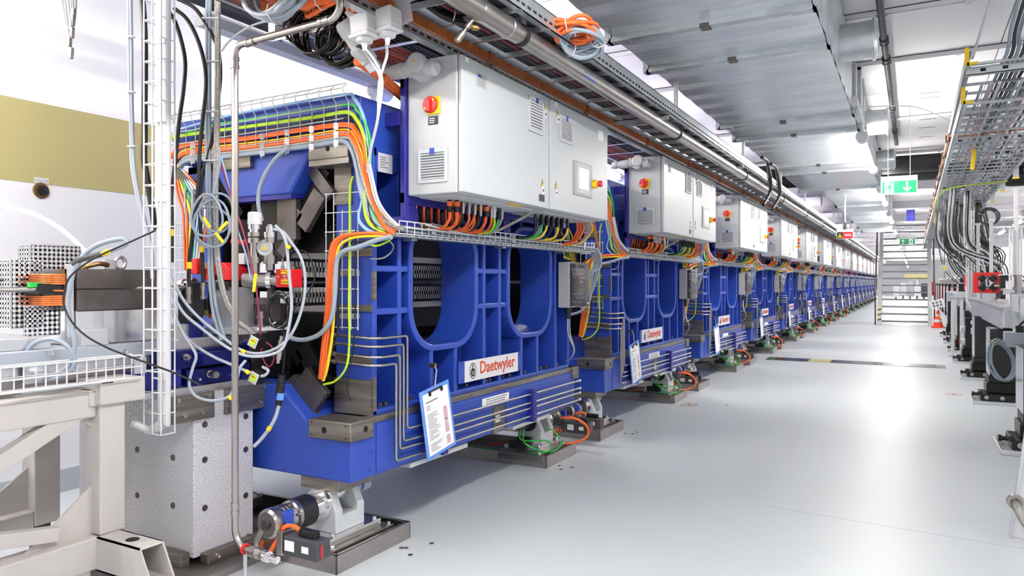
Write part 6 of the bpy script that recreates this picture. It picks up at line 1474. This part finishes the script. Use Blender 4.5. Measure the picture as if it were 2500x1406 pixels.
# granite supports on black feet
ys_r = [4.75+0.0, 6.1, 8.5, 10.55, 12.6, 14.6, 16.6, 18.6]
for k, y in enumerate(ys_r[1:]):
    x0 = .53 if k else .55
    nm = ORDW[k]
    t = thing('granite_support', '%s black granite support block along the right side of the aisle' % nm, 'support', (x0+.3, y+.2, .3), 'black granite supports on the right')
    h = .74 if k < 2 else .78
    xa = x0+.12 if k == 0 else x0+.13
    part('block', MB().box(xa, xa+.42, y+.05, y+.5, .28, h), 'granite_black', t, bev=.004)
    part('end_plate', MB().box(xa-.004, xa, y+.055, y+.45, .285, h-.005) if True else None, 'aluminium', t)
    f = thing('levelling_foot', '%s black levelling foot on a light plate along the right side of the aisle' % nm, 'foot', (x0+.2, y+.2, 0), 'black levelling feet on the right')
    part('floor_plate', MB().box(x0-.02, x0+.5, y-.02, y+.5, 0, .035), 'aluminium', f, bev=.003)
    part('lower_wedge', MB().box(x0+.05, x0+.46, y+.03, y+.42, .035, .10), 'black', f, bev=.006)
    part('upper_wedge', MB().box(x0+.1, x0+.42, y+.05, y+.38, .115, .21), 'black_metal', f, bev=.006)
    part('cap', MB().box(x0+.12, x0+.44, y+.07, y+.4, .21, .28), 'black', f, bev=.006)
    for i in range(3): part('bolt', MB().lathe((x0+.1+.13*i, y+.03, .068), (0,-1,0), [(0,.02),(.012,.02),(.012,.009),(.02,0)], 10), 'stainless', f)
    part('stop', MB().cyl((x0+.05, y+.02, .11), (x0+.05, y+.09, .11), .022, 10), 'black', f)
    part('screw', MB().lathe((x0+.06, y+.25, .07), (-1,0,0), [(0,.016),(.05,.016),(.05,.024),(.07,.024),(.07,0)], 10), 'black', f)
# long girders on the supports
t = thing('girder', 'pale aluminium girder lying on the black granite supports', 'girder', (1.0, 11, .78))
part('girder', MB().box(.74, 1.25, 8.2, 21, .775, .96), 'panel_grey', t, bev=.004)
part('front_plate', MB().box(.725, .74, 8.25, 20.9, .76, .93), 'aluminium', t, bev=.003)
part('top_plate', MB().box(.70, 1.3, 8.2, 21, .96, .985), 'aluminium', t, bev=.003)
t = thing('girder', 'nearer pale steel girder on the first black granite block at the right edge', 'girder', (1.1, 6.6, .74))
part('girder', MB().box(.80, 1.4, 5.2, 8.1, .742, .93), 'panel_grey', t, bev=.004)
part('top_plate', MB().box(.76, 1.45, 5.2, 8.1, .93, .955), 'aluminium', t, bev=.003)
for yy in (7.0, 7.6): part('stop_post', MB().box(.74, .79, yy, yy+.05, .80, 1.08), 'aluminium', t, bev=.003)
# machines on the girders
rr = random.Random(5)
cols = ['aluminium','white_paint','stainless','panel_grey','polished','dark_grey','black','cabinet_grey','red','stainless','aluminium','white_paint']
kinds = ['grey instrument box','stainless vacuum chamber','white instrument housing','black camera housing','polished mirror mount','steel pump body']
n_ = 0
for y in [6.0+.42*i for i in range(34)]:
    x = .95+rr.uniform(-.08, .2); w, l, h = rr.uniform(.07,.17), rr.uniform(.08,.2), rr.uniform(.08,.30)
    z0 = .955 if y < 8.1 else .985
    kd = n_ % 6; where = '%s along the right-hand girders' % ORDW[n_]
    mt = ['panel_grey','stainless','white_paint','black','polished','dark_steel'][kd]
    t = thing('beam_instrument', '%s, %s' % (kinds[kd], where), 'instrument', (x, y, z0), 'instruments on the right-hand girders')
    if kd in (0, 2, 3):
        part('housing', MB().box(x-w/2, x+w/2, y-l/2, y+l/2, z0+.03, z0+h), mt, t, bev=.006)
        part('foot', MB().box(x-w/2-.02, x+w/2+.02, y-l/2-.01, y+l/2+.01, z0, z0+.03), 'aluminium', t, bev=.002)
        part('cover', MB().box(x-w/2-.004, x+w/2+.004, y-l/2-.004, y+l/2+.004, z0+h, z0+h+.012), 'white_paint' if kd == 3 else 'dark_grey', t, bev=.002)
        part('connector', MB().lathe((x-w/2, y, z0+h*.6), (-1,0,0), [(0,.014),(.02,.014),(.02,.01),(.05,.01),(.05,0)], 10), 'polished', t)
    else:
        r = w*.42
        part('chamber', MB().lathe((x, y, z0), (0,0,1), [(0,r*1.2),(.02,r*1.2),(.02,r),(h*.5,r),(h*.5,r*1.25),(h*.5+.03,r*1.25),(h*.5+.03,r*.8),(h,r*.8),(h,r*1.05),(h+.02,r*1.05),(h+.02,0)], 16), mt, t)
        part('cross_tube', MB().lathe((x-.13, y, z0+h*.45), (1,0,0), [(0,0),(0,r*.9),(.02,r*.9),(.02,r*.6),(.24,r*.6),(.24,r*.9),(.26,r*.9),(.26,0)], 14), 'polished', t)
        part('bellows', MB().lathe((x, y+.03, z0+h*.45), (0,1,0), [(0.02*q, r*(.55+.12*(q % 2))) for q in range(9)], 12), 'stainless', t)
    n_ += 1
# red magnets on the right
for k, (px, py, d) in enumerate(((2410, 690, 8.6), (2380, 690, 11.5))):
    c = at(px, py, d)
    t = thing('quadrupole_magnet', ('larger' if k == 0 else 'smaller far')+' red magnet block with black poles on the right-hand girder', 'magnet', (c.x, c.y, c.z-.12), 'red magnets on the right')
    s = .12
    part('yoke', MB().ring([(c.x+a*s*1.15, c.z+b*s) for a, b in ((-1,-1),(1,-1),(1,1),(-1,1))], [(c.x+a*s*.7, c.z+b*s*.6) for a, b in ((-1,-1),(1,-1),(1,1),(-1,1))], 'y', c.y-.06, c.y+.1), 'red', t, bev=.004)
    for a, b in ((-1,-1),(1,-1),(1,1),(-1,1)): part('pole', MB().obox((c.x+a*s*.45, c.y, c.z+b*s*.45), (.07,.18,.07), (0,.785,0)), 'black', t, bev=.01)
    part('support', MB().box(c.x-.05, c.x+.05, c.y-.04, c.y+.05, .985, c.z-s+.005), 'aluminium', t)
# black power box with sockets
c = at(2376, 812, 10.5)
t = thing('power_box', 'black power distribution box with white sockets standing by the right girder', 'power box', (c.x, c.y, 0.15))
z1 = at(2376, 776, 10.5).z; z0 = at(2376, 848, 10.5).z
part('housing', MB().box(c.x-.10, c.x+.11, c.y-.06, c.y+.1, z0, z1), 'black', t, bev=.008)
part('label', MB().box(c.x-.035, c.x+.06, c.y-.063, c.y-.06, z1-.09, z1-.035), 'paper', t)
s_ = part('socket', MB().box(c.x-.035, c.x+.08, c.y-.075, c.y-.06, z1-.23, z1-.14), 'white', t, bev=.004)
part('red_mark', MB().box(c.x+.0, c.x+.05, c.y-.077, c.y-.074, z1-.20, z1-.175), 'red', s_)
for zz in (.08, .26): part('side_socket', MB().lathe((c.x-.10, c.y, z0+zz), (-1,-.2,0), [(0,.05),(.05,.05),(.06,.04),(.06,0)], 16), 'cable_white', t)
part('side_ring', MB().lathe((c.x-.16, c.y, z0+.08), (-1,-.2,0), [(0,.03),(.012,.03),(.012,0)], 14), 'red', t)
part('stand', MB().box(c.x-.03, c.x+.03, c.y, c.y+.05, 0, z0), 'black_metal', t)
part('feed_cable', MB().tube(smooth([(c.x, c.y, z1), (c.x-.01, c.y, z1+.1), (c.x-.06, c.y+.05, z1+.25), (c.x-.08, c.y+.1, z1+.45)], 6), .016, 8), 'cable_white', t)
# upright wire baskets and posts
for k, (px, d, z0, z1) in enumerate(((2368, 11.2, .9, 2.3), (2478, 7.6, .95, 1.75))):
    c = at(px, 600, d)
    t = thing('cable_basket', ('tall white wire basket standing behind the black power box' if k == 0 else 'short white wire basket standing at the right edge'), 'cable tray', (c.x, c.y, z0), 'white wire baskets on the right')
    mb = MB(); wire_basket(mb, ((c.x, c.y, z0), (c.x, c.y, z1)), .10, .08, wid=(1,0,0), up=(0,-1,0), step=.085, r=.0045, n_long=3, side_rows=1)
    part('wire_mesh', mb, 'wire_white', t)
    for i in range(2): part('pipe', MB().cyl((c.x-.02+.04*i, c.y-.03, z0), (c.x-.02+.04*i, c.y-.03, z1), .014, 8), 'cable_white', t)
for k, (px, d, y0, y1) in enumerate(((2481, 8.2, 460, 780), (2388, 10.0, 545, 690), (2420, 9.3, 540, 700))):
    a, b = at(px, y0, d), at(px, y1, d)
    b.z = .97
    single('support_post', MB().box(a.x-.02, a.x+.02, a.y-.02, a.y+.02, b.z, a.z).box(a.x-.03, a.x+.03, a.y-.03, a.y+.03, b.z-.01, b.z).box(a.x-.035, a.x+.035, a.y-.03, a.y+.03, a.z-.02, a.z), 'white_paint', '%s slim white metal post among the right-hand machines' % ['tallest', 'leftmost', 'middle'][k], 'post', group='white posts on the right', bev=.003)
# white corrugated legs
for k in range(3):
    c = onZ(2322+7*k, 872-22*k, 0)
    t = thing('equipment_rack', '%s pale equipment rack with white posts behind the traffic cone' % ORDW[k], 'rack', (c.x+.25, c.y, 0), 'pale racks on the right')
    for dx in (0, .12, .32): part('post', MB().box(c.x+dx, c.x+dx+.045, c.y, c.y+.05, 0, .95), 'white_paint', t, bev=.004)
    part('black_panel', MB().box(c.x+.18, c.x+.30, c.y+.05, c.y+.35, .1, .9), 'granite_black', t, bev=.004)
    part('shelf', MB().box(c.x-.02, c.x+.4, c.y-.02, c.y+.4, .95, .98), 'aluminium', t, bev=.004)
    part('foot_bar', MB().box(c.x-.03, c.x+.4, c.y-.02, c.y+.06, 0, .03), 'panel_grey', t, bev=.003)
# black cable bundles hanging in arcs among the right-hand machines
ds_ = sorted(rr.uniform(9.5, 15.5) for _ in range(26))
for k in range(26):
    d = ds_[k]; px = rr.uniform(2288, 2420); c = at(px, rr.uniform(560, 610), d)
    e = Vector((rr.uniform(.85, 1.2), c.y+rr.uniform(-.4,.4), rr.uniform(.99, 1.05)))
    m = (c+e)/2+Vector((rr.uniform(-.15,.3), 0, rr.uniform(-.05,.15)))
    n = rr.choice((2, 3, 4))
    t = thing('machine_cables', '%s arch of dark cables from the front over the right-hand machines' % ORDW[k], 'cable bundle', e, 'dark cables on the right')
    for i in range(n): part('cable', MB().tube(smooth([Vector((min(c.x,.95)+.02*i,c.y,2.47)), c+Vector((.02*i,.02*i,.0)), m+Vector((.03*i,0,.02*i)), e+Vector((.015*i,0,0))], 6), rr.choice((.005,.008,.011)), 6), rr.choice(('black','black','dark_grey','cable_white','black')), t)
coil('cable_coil', at(2415, 530, 9.4), .10, .10, 6, .009, 'dark_grey', 'coil of dark cable hanging under the right ladder', spread=.014, seed=31)
c = at(2306, 654, 11.0)
t = thing('round_dial', 'round grey disc with a yellow sticker hanging among the dark cables', 'disc', (c.x, c.y, c.z-.05))
part('disc', MB().cyl((c.x, c.y-.01, c.z), (c.x, c.y+.01, c.z), .055, 24), 'panel_grey', t); part('sticker', MB().cyl((c.x, c.y-.013, c.z), (c.x, c.y-.01, c.z), .024, 16), 'yellow', t)
part('stem', MB().cyl((c.x, c.y, c.z-.16), (c.x, c.y, c.z-.05), .008, 8), 'stainless', t)
part('hanger', MB().cyl((c.x, c.y, c.z+.05), (c.x, c.y, 2.44), .005, 6), 'black', t)
# control box with hanging cable coil at the right edge
c = at(2490, 830, 5.6)
t = thing('control_box', 'light grey control box with a black connector at the right edge', 'control box', (c.x, c.y, c.z-.05))
part('housing', MB().box(c.x-.10, c.x+.18, c.y-.06, c.y+.1, c.z-.055, c.z+.06), 'cable_pale', t, bev=.006)
part('connector', MB().box(c.x-.03, c.x+.02, c.y-.05, c.y+.0, c.z+.06, c.z+.11), 'black', t, bev=.004)
part('connector_lead', MB().tube(smooth([(c.x-.01, c.y-.03, c.z+.11), (c.x+.03, c.y-.03, c.z+.15), (c.x+.1, c.y, c.z+.16), (c.x+.2, c.y, c.z+.15)], 5), .008, 7), 'black', t)
part('bracket', MB().box(c.x+.0, c.x+.1, c.y+.0, c.y+.05, c.z-.1, c.z-.05), 'dark_steel', t)
coil('cable_coil', at(2445, 880, 5.6), .10, .155, 5, .007, 'cable_grey', 'oval coil of pale grey cable hanging from the control box at the right edge', ax1=(CS,SN,.25), ax2=(-.25,0,1), spread=.012, ties=1, seed=33, tie_m='yellow_sign')
# leaning panel at the right edge in the foreground
a, b = onZ(2462, 1310, 0), at(2500, 920, 3.5)
t = thing('acrylic_panel', 'frosted plastic panel with a braided hose standing at the right edge in front', 'panel', (.6, 4.1, 0))
part('panel', MB().prism([(.395,0),(1.2,0),(1.2,.85),(.50,.85)], 'y', 4.13, 4.145), 'acrylic', t)
part('edge_band', MB().prism([(.392,0),(.404,0),(.51,.85),(.497,.85)], 'y', 4.122, 4.15), 'aluminium', t)
h_ = onY(2478, 1225, 4.12)
part('hose_collar', MB().lathe((h_.x, 4.13, h_.z), (.1,-1,0), [(0,.035),(.02,.035),(.02,.022),(.03,.022)], 16), 'stainless', t)
part('braided_hose', MB().tube(smooth([(h_.x, 4.12, h_.z), (h_.x+.01, 4.07, h_.z-.03), (h_.x+.04, 4.05, h_.z-.09), (h_.x+.08, 4.08, h_.z-.13)], 5), .018, 10), 'braid', t)
# far equipment on the right and cabinets deep in the tunnel
for k in range(8):
    y = 21+3.2*k
    t = thing('equipment_rack', '%s dark equipment rack beyond the stairs on the right' % ORDW[k], 'rack', (1.5, y, 0), 'dark racks beyond the stairs')
    part('frame', MB().box(1.0, 1.8, y, y+1.6, .05, 1.15), 'black_metal', t, bev=.01)
    part('top_chamber', MB().cyl((1.3, y+.1, 1.3), (1.3, y+1.5, 1.3), .12, 14), 'stainless', t)
    for i in range(3): part('panel', MB().box(.985, 1.0, y+.1+.5*i, y+.5+.5*i, .2, 1.05), ('panel_grey','white_paint','red')[(i+k) % 3], t, bev=.004)
t = thing('hanging_motor', 'dark blue round hoist motor hanging high over the stairs', 'hoist', at(2223, 525, 19.5))
c = at(2223, 525, 19.5)
part('drum', MB().cyl((c.x-.1, c.y, c.z), (c.x+.1, c.y, c.z), .16, 18), 'dark_blue', t); part('hanger', MB().cyl((c.x, c.y, c.z+.1), (c.x, c.y, ZC), .02, 8), 'dark_steel', t)
t = thing('far_machines', 'far row of white and grey machine housings at the end of the tunnel', 'machine', (0, 60, 0))
for i in range(9):
    x = -1.2+i*.42; part('housing', MB().box(x, x+.36, 56+i % 3, 57+i % 3, .2+.1*(i % 2), 1.0+.12*(i % 3)), ('white_paint','panel_grey','cabinet_grey','white_paint','dark_grey','red','white_paint','panel_grey','white_paint')[i], t, bev=.01)
    part('stand', MB().box(x+.1, x+.2, 56.2+i % 3, 56.6+i % 3, 0, .31), 'dark_steel', t)
part('olive_screen', MB().box(-.6, 1.2, 62, 62.05, 1.4, 1.8), 'olive', t); part('screen_stand', MB().box(.2, .3, 62.05, 62.1, 0, 1.5), 'white_paint', t)
